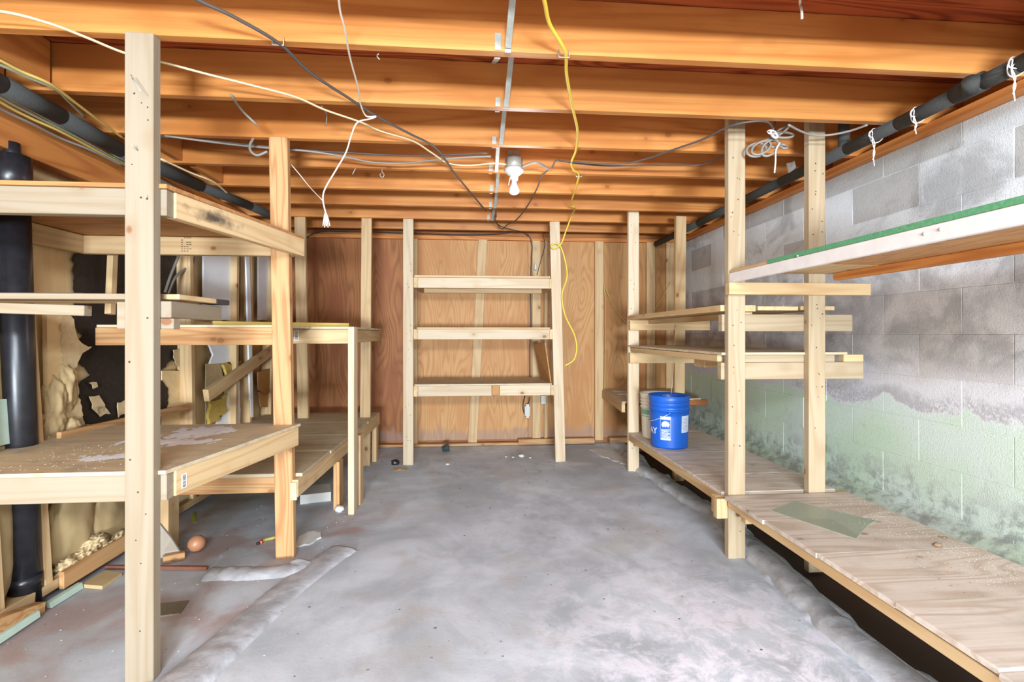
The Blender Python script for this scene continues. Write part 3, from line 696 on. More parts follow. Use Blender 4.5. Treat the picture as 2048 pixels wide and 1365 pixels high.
# ------------------------------------------------------------------ RIGHT NEAR: long bench + white-edged shelf
r5 = thing('bench', 'long low bench of wide pale planks along the block wall, nearest on the right', 'bench', (1.55, 1.4, FL))
zn = -.81; xf = 1.26
ys = [2.262, 2.02-.1, 1.60, 1.29, 1.00, .70, .40]
ys = [2.262, 1.945, 1.635, 1.315, 1.03, .73, .43]
for i in range(6):
    b, a = ys[i], ys[i+1]; j = random.uniform(-.008, .012); dz = (.0, .001, .002, .006, .0, .001)[i]
    bx('bench_plank', xf-.012+j, 1.90+random.uniform(-.012, .012), a+.0015, b-.0015, zn-.018+dz, zn+dz, M_bench, r5, 'x')
bx('rail', xf, xf+.034, .43, 2.258, zn-.058, zn-.019, M_stud, r5)
bx('rail', 1.84, 1.878, .43, 2.258, zn-.106, zn-.019, M_stud, r5)
bx('cross_rail', xf+.035, 1.839, 2.16, 2.2, zn-.106, zn-.019, M_stud, r5)
bx('cross_rail', xf+.035, 1.839, 1.0, 1.04, zn-.106, zn-.019, M_stud, r5)
for y in (2.155, .98): bx('leg', 1.84, 1.878, y-.09, y, FL-.11, zn-.107, M_stud, r5)
bx('leg', xf+.04, xf+.078, .5, .589, FL-.02, zn-.02, M_stud, r5)
q = [P(1540, 1022, Z=zn+.001), P(1590, 1003, Z=zn+.001), P(1752, 1042, Z=zn+.001), P(1735, 1053, Z=zn+.001), P(1712, 1079, Z=zn+.001)]
def clearm():
    t = NT('cloudy_plastic'); t.base(srgb((176, 184, 162))); t.rough(.35); t.b.inputs['Alpha'].default_value = .62; return t.m
sh = slab('plastic_sheet', q, (0, 0, 1), .002, clearm()); tag(sh, 'cloudy greenish plastic sheet lying flat on the long right bench', 'sheet')
def rr():
    t = random.random(); y = 2.15-1.0*t**.9; x = 1.87-abs(random.gauss(0, .13+.0*t)); return V(x, y, zn+.0035)
tag(scatter('dust_and_chips', rr, 900, .0022, M_chip), 'pale dust and chips along the wall side of the long right bench', 'debris', kind='stuff')
tag(scatter('dirt_crumbs', lambda: V(random.uniform(1.4, 1.88), random.uniform(1.2, 2.2), zn+.004), 130, .0025, M_debris), 'dark crumbs scattered over the long right bench', 'debris', kind='stuff')
st = blob('pebble', P(1875, 1090, Z=zn+.008), (.016, .012, .008), plain('brown_pebble', (140, 112, 86), .8), None, .3, 2, 4); tag(st, 'brown pebble on the long right bench among pale dust', 'pebble')

r6 = thing('wall_shelf', 'high shelf on the right with white front board and green edge', 'shelf', (1.5, 1.6, .25))
o = bx('front_board', xE-.0, xE+.02, .5, yE-.003, .256, .304, M_white, r6); o['label'] = 'white painted front board'
yg = P(1535, 520, X=xE).y
o = bx('shelf_board', xE+.003, 1.95, .5, yg, .3045, .323, M_osb, r6, 'y')
o = bx('green_edge', xE+.0, xE+.0028, .5, yg, .305, .3228, M_green, r6); o['label'] = 'green rough edge of the shelf sheet'
bx('shelf_board', xE+.003, 1.95, yg+.003, yE-.004, .3045, .319, M_stud, r6, 'y')
bx('back_rail', 1.79, 1.828, .5, yE-.045, .268, .304, M_beam, r6)
x0 = P(1459, 570, Y=yE-.042).x; x1 = P(1743, 570, Y=yE-.042).x
bx('cross_rail', x0, x1, yE-.04, yE-.002, .195, .255, M_stud, r6)
for (px, py) in ((1848, 468), (1880, 459), (1595, 512)):
    p = P(px, py, X=xE-.001); blob('screw', p, (.004, .005, .005), M_metal, r6, .1, 1)
# ------------------------------------------------------------------ corner shelf
r7 = thing('corner_shelf', 'small low shelf in the back right corner, partly behind the white bucket', 'shelf', (1.6, 4.3, -.6))
zk = -.585; xk = P(1207, 790, Y=4.72).x
slab('shelf_board', [V(xk, 4.75, zk), V(xk-.08, 3.86, zk), V(2.0, 4.03, zk), V(2.1, 4.75, zk)], (0, 0, 1), .014, M_shelfg, r7)
beam('rail', V(xk+.01, 4.755, zk-.04), V(xk-.065, 3.87, zk-.04), .075, .03, (0, 0, 1), M_stud, r7)
bx('rail', xk-.03, 2.06, 4.02, 4.05, zk-.05, zk-.002, M_plyd, r7)
bx('bracket', 1.93, 1.97, 4.05, 4.4, zk-.06, zk-.002, M_plyd, r7)
for i, (dx, y) in enumerate(((.04, 4.5), (.03, 4.3), (.05, 4.15))):
    q = [V(xk+dx, y, zk+.015), V(xk+dx+.11, y-.03, zk+.015), V(xk+dx+.10, y+.09, zk+.015), V(xk+dx+.01, y+.11, zk+.015)]
    sh = slab('paper_scrap', q, (0, 0, 1), .003, M_styro)
    tag(sh, ('white scrap on the corner shelf, farthest of three', 'white scrap on the corner shelf, the middle of three', 'white scrap on the corner shelf, nearest the post')[i], 'scrap', 'scraps on the corner shelf')

# ------------------------------------------------------------------ buckets
def bucket(name, label, c, hgt, rt, col, ribs, earside):
    m = plain(name+'_plastic', col, .38, var=.04, sc=6)
    t = thing(name, label, 'bucket', c); M = Matrix.Translation(Vector(c)); rb_ = rt*.87
    R = lambda z: rb_+(rt*.955-rb_)*z/hgt
    prof = [(0, .004), (rb_-.008, .004), (rb_, .0), (R(.01), .01), (R(hgt*.6), hgt*.6)]
    for (za, zb_, e) in ribs: prof += [(R(za), za), (R(za)+e, za+.002), (R(zb_)+e, zb_-.002), (R(zb_), zb_)]
    prof += [(rt, hgt-.004), (rt+.001, hgt), (rt-.004, hgt)]
    prof += [(R(z)-.004, z) for z in (hgt-.02, hgt*.5, .01)]+[(0, .008)]
    lathe('body', prof, m, t, M, 56)
    return t, m, R
mb = (22, 92, 192)
cB = P(1350, 898, Z=zr); cB = V(cB.x, cB.y+.10, zr+.001)
hb = .368
bb, mblue, RB = bucket('bucket', 'blue plastic bucket with white print and wire handle', cB, hb, .146, mb, [(.262, .272, .007), (.295, .303, .006), (.325, .333, .004)], 0)
bb['category'] = 'bucket'
def onb(c, R, ang, z, e=.0): r = R(z)+e; return V(c.x+r*math.sin(ang), c.y-r*math.cos(ang), c.z+z)
base = math.atan2(-cB.x, cB.y)   # angle 0 = towards -Y ; camera direction
camA = -math.atan2(cB.x, cB.y)
def patch(name, a0, a1, z0, z1, m, par, c, R, e=.0008, n=8):
    vs = []; fs = []
    for i in range(n+1):
        a = a0+(a1-a0)*i/n; vs += [onb(c, R, a, z0, e), onb(c, R, a, z1, e)]
    for i in range(n): fs.append((2*i, 2*i+2, 2*i+3, 2*i+1))
    return frompy(name, vs, fs, m, par, True, WM[par.name])
M_print = plain('white_print', (214, 224, 240), .5, var=.03)
A = lambda k: camA+math.asin(max(-1, min(1, k)))   # k = horizontal position across the face (-1..1)
lab = patch('warning_print', A(-.42), A(.08), .29-.062-.165, .29-.062-.155+.003, M_print, bb, cB, RB)
def framep(a0, a1, z0, z1, par, t=.0022):
    for (x0, x1, y0, y1) in ((a0, a1, z0, z0+t), (a0, a1, z1-t, z1), (a0, a0+.014, z0, z1), (a1-.014, a1, z0, z1)):
        patch('print_line', x0, x1, y0, y1, M_print, par, cB, RB, .001)
framep(A(-.45), A(.08), .062, .228, bb)
patch('print_block', A(-.43), A(.06), .206, .226, M_print, bb, cB, RB, .0011)
for i in range(9):
    z = .072+i*.0078; patch('print_line', A(-.40), A(.04 if i % 3 else -.05), z, z+.0042, M_print, bb, cB, RB, .001)
# pictogram: child tipping into a bucket, simplified to a rounded figure
pts = ragged([(-.40, .180), (-.30, .198), (-.14, .199), (-.02, .186), (.03, .17), (-.02, .155), (-.2, .149), (-.38, .152)], .5, 0)
vs = [onb(cB, RB, A(-.19), .174, .0014)]+[onb(cB, RB, A(x), z+.0, .0014) for x, z in [(-.38+.0, .172), (-.34, .186), (-.27, .194), (-.18, .197), (-.08, .192), (-.01, .184), (.03, .172), (-.01, .160), (-.06, .154), (-.12, .162), (-.18, .152), (-.25, .160), (-.31, .152), (-.37, .160)]]
frompy('pictogram', vs, [(0, i, i+1) for i in range(1, 14)]+[(0, 14, 1)], M_print, bb, False, WM[bb.name])
patch('side_label', A(.62), A(.96), .115, .232, M_print, bb, cB, RB)
for i in range(10): patch('print_line', A(.66), A(.9), .125+i*.01, .1275+i*.01, M_greyw, bb, cB, RB, .0016)
# lettering AY wrapped on the wall of the bucket
def wraptext(txt, size, a0, z0, par, c, R, m, k):
    cu = bpy.data.curves.new('lettering', 'FONT'); cu.body = txt; cu.size = size; cu.offset = .0012
    o = bpy.data.objects.new('tmp', cu); COL.objects.link(o); dg = bpy.context.evaluated_depsgraph_get()
    me = bpy.data.meshes.new_from_object(o.evaluated_get(dg)); bpy.data.objects.remove(o)
    bm = bmesh.new(); bm.from_mesh(me); bmesh.ops.subdivide_edges(bm, edges=bm.edges, cuts=1)
    iv = WM[par.name].inverted()
    for v in bm.verts: v.co = iv @ onb(c, R, a0+v.co.x/.135, z0+v.co.y, .0014)
    bm.to_mesh(me); bm.free(); me.materials.clear(); return link('lettering', me, m, par, WM[par.name].copy())
wraptext('AY', .062, camA-1.26, .098, bb, cB, RB, M_print, 1)
# ears and bails
def bail(t, c, R, zear, aE, drop, mt, grip=None):
    a1 = aE; a2 = aE+math.pi
    e1 = onb(c, R, a1, zear, .010); e2 = onb(c, R, a2, zear, .010)
    mid = (e1+e2)/2; side = V(math.sin(a1-math.pi/2), -math.cos(a1-math.pi/2), 0)
    pts = []
    for i in range(15):
        th = math.pi*i/14; pts.append(mid+(e1-mid)*math.cos(th)+side*math.sin(th)*(R(zear)+.022)*math.cos(drop)+V(0, 0, -1)*math.sin(th)*(R(zear)+.02)*math.sin(drop))
    tube('wire_handle', pts, .0022, mt, t, 6, 2)
    for a in (a1, a2):
        q = onb(c, R, a, zear, .004); blob('ear', q, (.013, .013, .016), t.children[0].data.materials[0], t, .02, 2)
bail(bb, cB, RB, .252, camA+.02, .52, plain('blue_wire', (196, 208, 232), .4))
cW = V(1.435, 3.585, zr+.001)
ww_, mw, RW = bucket('bucket', 'off-white ribbed plastic bucket standing behind the blue one', cW, .345, .142, (222, 212, 190), [(.235, .243, .007), (.261, .269, .007), (.285, .293, .007), (.311, .319, .006)], 0)
M_grn = plain('green_print', (120, 172, 142), .6)
aW = -math.atan2(cW.x, cW.y)
patch('green_band', aW-1.45, aW+.2, .185, .222, M_grn, ww_, cW, RW, .001, 16)
patch('print_line', aW-1.3, aW-.2, .168, .174, M_grn, ww_, cW, RW, .001, 12)
bail(ww_, cW, RW, .215, aW-.1, .85, M_abs)

# ------------------------------------------------------------------ PIPES
p1 = thing('drain_pipe', 'thick glossy black vertical drain pipe standing on the left', 'pipe', (-1.86, 2.08, FL))
a, b = P(52, 1210, Y=2.07), P(24, 330, Y=2.07)
b2 = a+(b-a)*1.0
tube('pipe', [a+V(0, 0, -.01), a+(b-a)*.5, b], .052, M_abs, p1, 28, 1)
d_ = (b-a).normalized()
tube('coupling', [a+(b-a)*.93, b+d_*.035], .060, M_abs, p1, 28, 1)
tube('neck', [b, b+d_*.09], .027, M_abs, p1, 20, 1)
tube('collar', [a+d_*.08, a+d_*.12], .054, M_abs, p1, 28, 1)
lb = onb(V(a.x, a.y, 0), lambda z: .052, -math.atan2(a.x, a.y)+.3, 0)
# right foam pipe
p2 = thing('insulated_pipe', 'foam-wrapped pipe running under the joists along the block wall', 'pipe', (1.87, 2.5, .93))
def fz(px, py, z=.93): return P(px, py, Z=z)
cl = [V(1.875, .9, .925), fz(2048, 127, .925), fz(1945, 178, .925), fz(1795, 247, .925), fz(1690, 298, .925), fz(1560, 362, .93), fz(1470, 405, .93), fz(1400, 445, .93), V(1.86, 4.7, .93)]
cl = [V(1.862+.2*(c_.x-1.87 if abs(c_.x-1.87) < .1 else 0), c_.y, .925) for c_ in cl]
for i in range(len(cl)-1):
    d = (cl[i+1]-cl[i]).normalized(); tube('foam_sleeve', [cl[i]+d*.003, cl[i+1]-d*.003], .030-.0012*(i % 2), M_foam, p2, 20, 1)
tube('pipe', [cl[0], cl[-1]], .014, M_greyw, p2, 12, 1)
q = cl[2]
tube('tee_sleeve', [q+V(-.02, -.02, -.02), q+V(-.055, -.05, .005)], .026, M_foam, p2, 18, 1)
tube('tee_sleeve', [q+V(.0, -.05, .004), q+V(.0, .05, .004)], .036, M_foam, p2, 20, 1)
q = P(1845, 205, Y=2.28); q = V(1.80, 2.22, .95)
tube('riser', [V(1.862, 2.24, .94), V(1.862, 2.24, 1.18)], .026, M_foam, p2, 18, 1)
tube('riser', [V(1.862, 2.62, .93), V(1.83, 2.6, 1.0)], .022, M_styro, p2, 18, 1)
def twine(nm, y, drop, label, X=1.862, Z=.925):
    vs, fs = [], []
    def add(pts, r=.0022, n=3):
        v, f = tubegeo(pts, r, 6, n); b = len(vs); vs.extend(v); fs.extend([tuple(k+b for k in q) for q in f])
    add([V(X+.033*math.cos(t*.52), y+.006*math.sin(t*.9), Z+.033*math.sin(t*.52)) for t in range(13)])
    k = V(X-.030, y-.012, Z-.012)
    for s_ in (1, -1): add([k, k+V(-.012*s_, -.014, .018), k+V(-.03*s_, -.02, .012), k+V(-.034*s_, -.02, -.006), k+V(-.012*s_, -.01, -.008), k])
    add([k, k+V(.004, -.01, -.04), k+V(-.004, -.01, -drop*.6), k+V(.002, -.01, -drop)])
    add([k, k+V(-.008, -.01, -.03), k+V(.002, -.012, -drop*.55), k+V(-.006, -.01, -drop*.8)])
    o = frompy(nm, vs, fs, M_twine, None, True, Matrix.Translation(k)); tag(o, label, 'twine', 'twine ties round the foam pipe')
twine('twine_tie', P(2030, 150, X=1.862).y, .12, 'white twine bow at the near end of the right foam pipe, at the frame edge')
twine('twine_tie', P(1835, 235, X=1.862).y, .08, 'white twine bow on the foam pipe beside the short black riser')
twine('twine_tie', P(1752, 272, X=1.862).y, .14, 'white twine bow on the foam pipe just right of the grey wire end')
# left foam pipe
p3 = thing('insulated_pipe', 'black foam-wrapped pipe under the joists along the left wall', 'pipe', (-1.7, 2.5, .9))
cl3 = [V(-1.74, .9, .92), P(0, 168, Z=.92), P(120, 232, Z=.92), P(240, 300, Z=.92), P(400, 372, Z=.92), P(500, 412, Z=.92), P(560, 440, Z=.92)]
for i in range(len(cl3)-1):
    d = (cl3[i+1]-cl3[i]).normalized(); tube('foam_sleeve', [cl3[i]+d*.002, cl3[i+1]-d*.002], .036 if i < 4 else .030, M_foam, p3, 20, 1)

# ------------------------------------------------------------------ METAL BRIDGING under/between the joists
br = thing('metal_bridging', 'line of galvanised metal struts crossing the joists overhead', 'bridging', (.05, 2.5, 1.0))
bpts = [(1037, 1012, 112), (1020, 1012, 212), (1006, 1002, 292), (996, 993, 345), (994, 993, 383), (990, 990, 415), (986, 985, 440)]
for i, (xt, xb, yb_) in enumerate(bpts):
    yj = 1.64+.4064*i
    bot = P(xb, yb_, Y=yj-.006); bot.z = .985; tp = V(bot.x+.01+random.uniform(-.01, .01), yj-.4064+.046, 1.175)
    if i == 0: bot = V(P(1016, 100, Y=yj-.006).x, yj-.006, .995)
    beam('strut', tp, bot+V(0, -.002, .0), .022, .004, (1, 0, 0), M_metal, br, .001)
    bx('strut_foot', bot.x-.011, bot.x+.011, yj-.004, yj-.001, .982, 1.02, M_metal, br, 'z', .0005)
    # the other diagonal, mostly behind the joist
    b2 = V(bot.x-.035, yj+.042, .988); t2 = V(bot.x-.035, yj+.4064-.004, 1.175)
    beam('strut', b2, t2, .022, .004, (1, 0, 0), M_metal, br, .001)
    bx('strut_foot', bot.x-.046, bot.x-.024, yj-.003, yj-.0006, .99, 1.03 if i else 1.05, M_metal, br, 'z', .0005)

# ------------------------------------------------------------------ LAMP
pb = P(1028, 330, Z=.985); pb = V(pb.x, pb.y, 0)
yl = 1.64+.4064*3-.02; xl = P(1028, 330, Y=yl-.05).x
lm = thing('bulb_lampholder', 'white porcelain lampholder with bare bulb on a metal junction box overhead', 'lamp', (xl, yl-.06, .97))
Mo = Matrix.Translation(V(xl, yl-.06, 0)); s_l = (yl-.06)
zt = lambda py: (HY-py)*(s_l)/F
lathe('junction_box', [(0, zt(316)), (.05, zt(316)), (.05, zt(337)), (0, zt(337))], M_metal, lm, Mo, 8)
bx('mounting_plate', xl-.035, xl+.035, yl-.014, yl-.004, zt(316), zt(300)+.02, M_metal, lm, 'x', .001)
lathe('lampholder', [(0, zt(336)), (.052, zt(336)), (.060, zt(339)), (.056, zt(343)), (.036, zt(349)), (.025, zt(352)), (.024, zt(359)), (.022, zt(360)), (.0, zt(361))], M_porc, lm, Mo, 32)
def bulbm():
    t = NT('bulb_glass'); t.base(srgb((190, 190, 188))); t.rough(.4); t.b.inputs['Emission Color'].default_value = (1, .97, .92, 1); t.b.inputs['Emission Strength'].default_value = .05; return t.m
zb0, zb1 = zt(359), zt(389); hh = zb0-zb1
lathe('bulb', [(.014, zb0), (.015, zb0-hh*.15), (.018, zb0-hh*.3), (.027, zb0-hh*.5), (.0315, zb0-hh*.68), (.029, zb0-hh*.85), (.018, zb0-hh*.96), (.0, zb1)], bulbm(), lm, Mo, 28)
tube('pull_chain', [V(xl-.024, yl-.075, zt(355)), V(xl-.03, yl-.08, zt(364)), V(xl-.035, yl-.08, zt(372))], .003, M_whitew, lm, 6, 3)

# ------------------------------------------------------------------ CABLES
def cab(name, px, r, m, label, z=.98, group=None, flat=1.0, tail=None, jit=0):
    pts = [P(x, y, Z=z) for x, y in px]
    if tail: pts += tail
    o = tube(name, pts, r, m, None, 8, 6, flat); return tag(o, label, 'cable', group)
cab('cable', [(-160, 10), (0, 23), (95, 46), (170, 74), (249, 106), (322, 124), (420, 150), (500, 170), (590, 194), (650, 220), (720, 244), (760, 262), (825, 282), (862, 305), (895, 326), (935, 331), (985, 327), (1012, 329)], .0062, M_cream, 'cream cable looping from the top left across the joists to the lamp', .975, flat=.6)
cab('cable', [(300, -50), (400, 2), (470, 35), (560, 88), (620, 145), (700, 198), (756, 234), (820, 268), (866, 292), (895, 325), (908, 345), (945, 390), (972, 422)], .0055, M_dark, 'dark grey cable stapled diagonally across the joists left of the lamp', .972)
cab('cable', [(1080, -40), (1090, 8), (1100, 50), (1130, 104), (1133, 150), (1145, 215), (1155, 262), (1152, 300), (1143, 325), (1148, 340), (1158, 349), (1152, 375), (1142, 408), (1150, 416)], .0065, M_yell, 'bright yellow cable hanging under the joists right of the lamp, looped at the centre unit',
    .975, tail=[P(1144, 430, Y=3.9), P(1132, 462, Y=4.0), P(1122, 488, Y=4.04), P(1108, 497, Y=4.05), P(1102, 493, Y=4.06), P(1108, 488, Y=4.06), P(1120, 492, Y=4.05), P(1130, 520, Y=4.06), P(1134, 555, Y=4.06), P(1124, 590, Y=4.06), P(1130, 630, Y=4.06), P(1148, 668, Y=4.06), P(1153, 690, Y=4.06), P(1152, 708, Y=4.05), P(1146, 722, Y=4.05), P(1130, 732, Y=4.06)])
wp = [P(676, -30, Z=.975), P(680, 20, Z=.975), P(690, 60, Z=.97), P(700, 115, Z=.97), P(716, 175, Z=.97), P(720, 205, Z=.97), P(732, 232, Z=.96), P(752, 233, Z=.955), P(740, 238, Z=.95), P(715, 245, Z=.94)]
yq = wp[-1].y
wp += [P(703, 270, Y=yq), P(692, 305, Y=yq), P(672, 340, Y=yq), P(650, 378, Y=yq), P(646, 400, Y=yq), P(651, 425, Y=yq)]
vs, fs = tubegeo(wp, .0034, 6, 5)
wt = tube('wire', wp, .0034, M_whitew, None, 6, 5); tag(wt, 'thin white wire dropping from the joists left of centre to a frayed end', 'cable')
for i in range(5):
    tube('bare_strand', [P(651, 424, Y=yq), P(650+i*2-2, 436, Y=yq), P(646+i*3.4, 452+(i % 2)*3, Y=yq)], .0022, M_twine, wt, 5, 3)
tag(tube('wire', [P(583, 330, Y=2.42), P(600, 350, Y=2.4), P(620, 375, Y=2.35), P(646, 402, Y=yq+.01)], .0022, M_whitew, None, 6, 4), 'short white wire from behind the second left post to the frayed end', 'cable')
cab('cable', [(322, 274), (400, 280), (480, 288), (560, 296), (640, 303), (700, 306), (790, 311), (860, 311), (900, 310), (975, 306)], .0062, M_dark, 'pair of dark cables along a joist left of the lamp, upper one', .985, flat=.7)
cab('cable', [(330, 272), (480, 291), (620, 303), (690, 314), (740, 324), (800, 327), (860, 321), (930, 315), (982, 313)], .0052, M_greyw, 'grey cable sagging just below the dark one left of the lamp', .975)
cab('cable', [(1045, 333), (1060, 327), (1075, 326), (1090, 334), (1098, 338)], .007, M_greyw, 'short grey cable coming out of the right of the junction box', .96)
cab('cable', [(1104, 336), (1112, 322), (1130, 323), (1200, 328), (1250, 327), (1300, 316), (1330, 305), (1400, 281), (1450, 257), (1485, 246), (1530, 243), (1546, 255)], .0050, M_dark, 'dark cable running from the lamp to the coil at the right posts', .972)
cab('cable', [(1135, 325), (1210, 332), (1290, 331), (1360, 331), (1400, 330), (1430, 320), (1452, 308)], .0045, M_dark, 'second dark cable right of the lamp, sagging behind the post', .975)
cab('cable', [(1577, 250), (1600, 262), (1625, 270), (1660, 270), (1700, 262), (1735, 250)], .0052, M_greyw, 'grey wire from the cable coil across to the foam pipe', .965)
cab('cable', [(1098, 338), (1082, 355), (1075, 375), (1062, 400), (1046, 425), (1030, 442), (1014, 450)], .0046, M_dark, 'dark cord curving down from the lamp to the metal strut', .965, tail=[P(1005, 458, Y=4.3), P(994, 448, Y=4.2), P(992, 425, Y=4.0)])
cab('cable', [(990, 430), (992, 446), (1010, 456), (1040, 463)], .005, M_dark, 'dark cord at the far end of the struts', .975)
yb = YB-.05
def bc(pts, r, m, label, Y=yb): return tag(tube('cable', [P(x, y, Y=Y) for x, y in pts], r, m, None, 8, 5), label, 'cable')
bc([(612, 476), (640, 462), (680, 462), (760, 464), (850, 467), (920, 469), (990, 468), (1035, 463), (1056, 470), (1064, 490), (1063, 520), (1061, 580), (1062, 640), (1060, 700), (1060, 757)], .006, M_dark, 'dark cable along the top of the back wall and down behind the shelves')
bc([(1060, 795), (1058, 805), (1056, 812)], .005, M_dark, 'short dark cable entering the switch box')
bc([(1050, 793), (1046, 812), (1048, 826), (1052, 834)], .005, M_abs, 'black cord stub ending beside the switch box')
bc([(1120, 452), (1088, 466), (1090, 490), (1082, 520), (1074, 550)], .0035, M_dark, 'thin dark cord with a plug at the upper right of the centre unit', YB-.06)
bc([(1208, 570), (1211, 620), (1210, 700), (1209, 785)], .0035, M_oldyel, 'thin old yellow wire down the back wall to the corner shelf')
bc([(1209, 572), (1225, 610), (1245, 638), (1262, 650), (1290, 645), (1322, 600), (1340, 565)], .0035, M_oldyel, 'old yellow wire slung across the back right corner')
tag(tube('cable', [P(1352, 650, Y=3.7), P(1349, 700, Y=3.6), P(1345, 760, Y=3.45), P(1342, 790, Y=3.4)], .002, M_whitew, None, 6, 3), 'thin pale cord hanging down to the buckets', 'cable')
tag(bx('plug', P(1071, 535, Y=4.7).x-.012, P(1071, 535, Y=4.7).x+.012, 4.7, 4.72, P(1071, 540, Y=4.7).z, P(1071, 528, Y=4.7).z, M_metal, None, 'z', .003), 'small grey plug on the thin cord behind the centre unit', 'plug')
sw = thing('switch_box', 'white switch box hanging by cables under the lowest centre shelf', 'switch', P(1053, 825, Y=YB-.06))
a = P(1049, 832, Y=YB-.06); b = P(1060, 812, Y=YB-.06)
bx('box', a.x, b.x, YB-.08, YB-.04, a.z, b.z, M_porc, sw, 'z', .004)
bx('strap', a.x+.012, b.x-.012, YB-.083, YB-.0805, a.z-.02, b.z+.02, M_metal, sw, 'z', .0008)
a = P(1081, 808, Y=YB-.04); b = P(1091, 791, Y=YB-.04)
ou = thing('outlet', 'grey metal outlet box mounted under the right of the lowest centre shelf', 'outlet', (a+b)/2)
bx('plate', a.x, b.x, YB-.075, YB-.04, a.z, b.z, M_metal, ou, 'z', .003)
bx('socket', a.x+.015, b.x-.015, YB-.078, YB-.0755, a.z+.03, b.z-.025, M_porc, ou, 'z', .001)
# coil of grey cable with a white string
co_ = thing('cable_coil', 'coil of grey cable tied with white string hanging between the two right posts', 'cable', P(1545, 270, Z=.96))
cc = P(1540, 278, Y=2.2); rt_ = V(1, 0, 0)
def loop(cx, cz, a, b, rot, r=.0056, yy=0, m=M_greyw, nm='loop'):
    pts = []
    for i in range(17):
        t = 2*math.pi*i/16; x, z = a*math.cos(t), b*math.sin(t)
        pts.append(cc+V(cx+x*math.cos(rot)-z*math.sin(rot), yy+.012*math.sin(t), cz+x*math.sin(rot)+z*math.cos(rot)))
    tube(nm, pts, r, m, co_, 7, 3)
loop(.055, .012, .050, .018, .05, yy=-.02); loop(.05, .035, .055, .010, .65, yy=0); loop(-.045, -.045, .052, .028, .6, yy=.0)
loop(-.01, -.05, .050, .028, .9, yy=-.015); loop(-.06, -.05, .05, .035, .4, yy=.015); loop(.03, -.02, .028, .02, .3, yy=.01); loop(.07, -.035, .017, .014, 0, yy=0)
loop(0.0, .01, .012, .022, .2, r=.0055, yy=-.03, m=M_twine, nm='string_knot'); loop(-.015, .018, .018, .014, .2, r=.003, yy=-.035, m=M_twine, nm='string_knot')
tube('lead', [cc+V(0, .0, .02), cc+V(.035, .02, .07), cc+V(.055, .04, .11)], .0045, M_greyw, co_, 7, 3)
tube('lead', [cc+V(0, .0, .0), cc+V(-.06, .02, -.02), cc+V(-.09, .05, -.028)], .0050, M_greyw, co_, 7, 3)
tube('string', [cc+V(.03, -.03, -.03), P(1552, 300, Y=2.16), P(1551, 325, Y=2.16), P(1549, 346, Y=2.16)], .0036, M_twine, co_, 6, 4)
# bundle along the upper left wall
lefts = [([(-120, 105), (0, 186), (60, 218), (130, 258), (200, 300), (248, 320), (322, 360), (400, 402), (470, 442)], M_greenw, 'grey-green cable in the bundle under the left foam pipe, topmost', .90),
         ([(-120, 115), (0, 194), (70, 232), (150, 272), (248, 326), (330, 368), (440, 425)], M_greenw, 'grey-green cable in the left bundle, second from top', .89),
         ([(-120, 126), (0, 204), (60, 236), (130, 268), (248, 331), (330, 372)], M_oldyel, 'old yellow cable in the left bundle', .88),
         ([(-120, 145), (0, 217), (60, 246), (120, 276), (180, 300), (248, 333)], M_greyw, 'grey cable lowest in the left bundle, clipped to the beam', .87)]
for px, m, lab_, z in lefts: cab('cable', px, .0058, m, lab_, z, 'cables in the left bundle')
cab('cable', [(-100, 70), (0, 121), (45, 144), (100, 168), (150, 205), (200, 243), (248, 278)], .0055, M_oldyel, 'yellowish cable sagging above the left foam pipe', .945)
cab('cable', [(-100, 95), (0, 130), (50, 152), (110, 178), (140, 205), (170, 235)], .0058, M_greenw, 'grey cable looping above the left foam pipe', .95)
cab('cable', [(322, 318), (380, 345), (430, 366), (470, 400), (520, 428), (540, 436)], .0055, M_cream, 'cream cable along the top of the left foam pipe behind the near post', .935)
for x_, (a, b, c_, lab_) in enumerate((((462, 190), (485, 222), (514, 250), 'short cut grey cable end sticking down under the second joist'), ((643, 213), (653, 228), (652, 252), 'thin bent wire stub under the second joist left of centre'))):
    tag(tube('cable_stub', [P(*a, Z=.985), P(*b, Y=2.2), P(*c_, Y=2.25)], .0055-.003*x_, M_greyw, None, 7, 4), lab_, 'cable')
tag(tube('cable_stub', [P(508, 275, Y=2.48), P(500, 290, Y=2.46), P(502, 303, Y=2.45), P(515, 311, Y=2.45), P(535, 303, Y=2.45)], .0065, M_greyw, None, 8, 5), 'grey hooked cable end left of the second left post', 'cable')
tag(tube('cable_stub', [P(1602, -20, Z=.97), P(1600, 5, Y=1.42), P(1603, 20, Y=1.42), P(1604, 38, Y=1.42)], .004, M_whitew, None, 7, 4), 'white cable end hanging at the top edge right of centre', 'cable')
for (pts, lab_) in (([(330, 585), (340, 555), (350, 530), (358, 510)], 'grey cable rising behind the near left post, left one'), ([(336, 587), (350, 556), (368, 540), (385, 528), (394, 505)], 'grey cable rising behind the near left post, curving right')):
    tag(tube('cable', [PL(x, y, -.03) for x, y in pts], .008, M_greyw, None, 8, 5), lab_, 'cable')
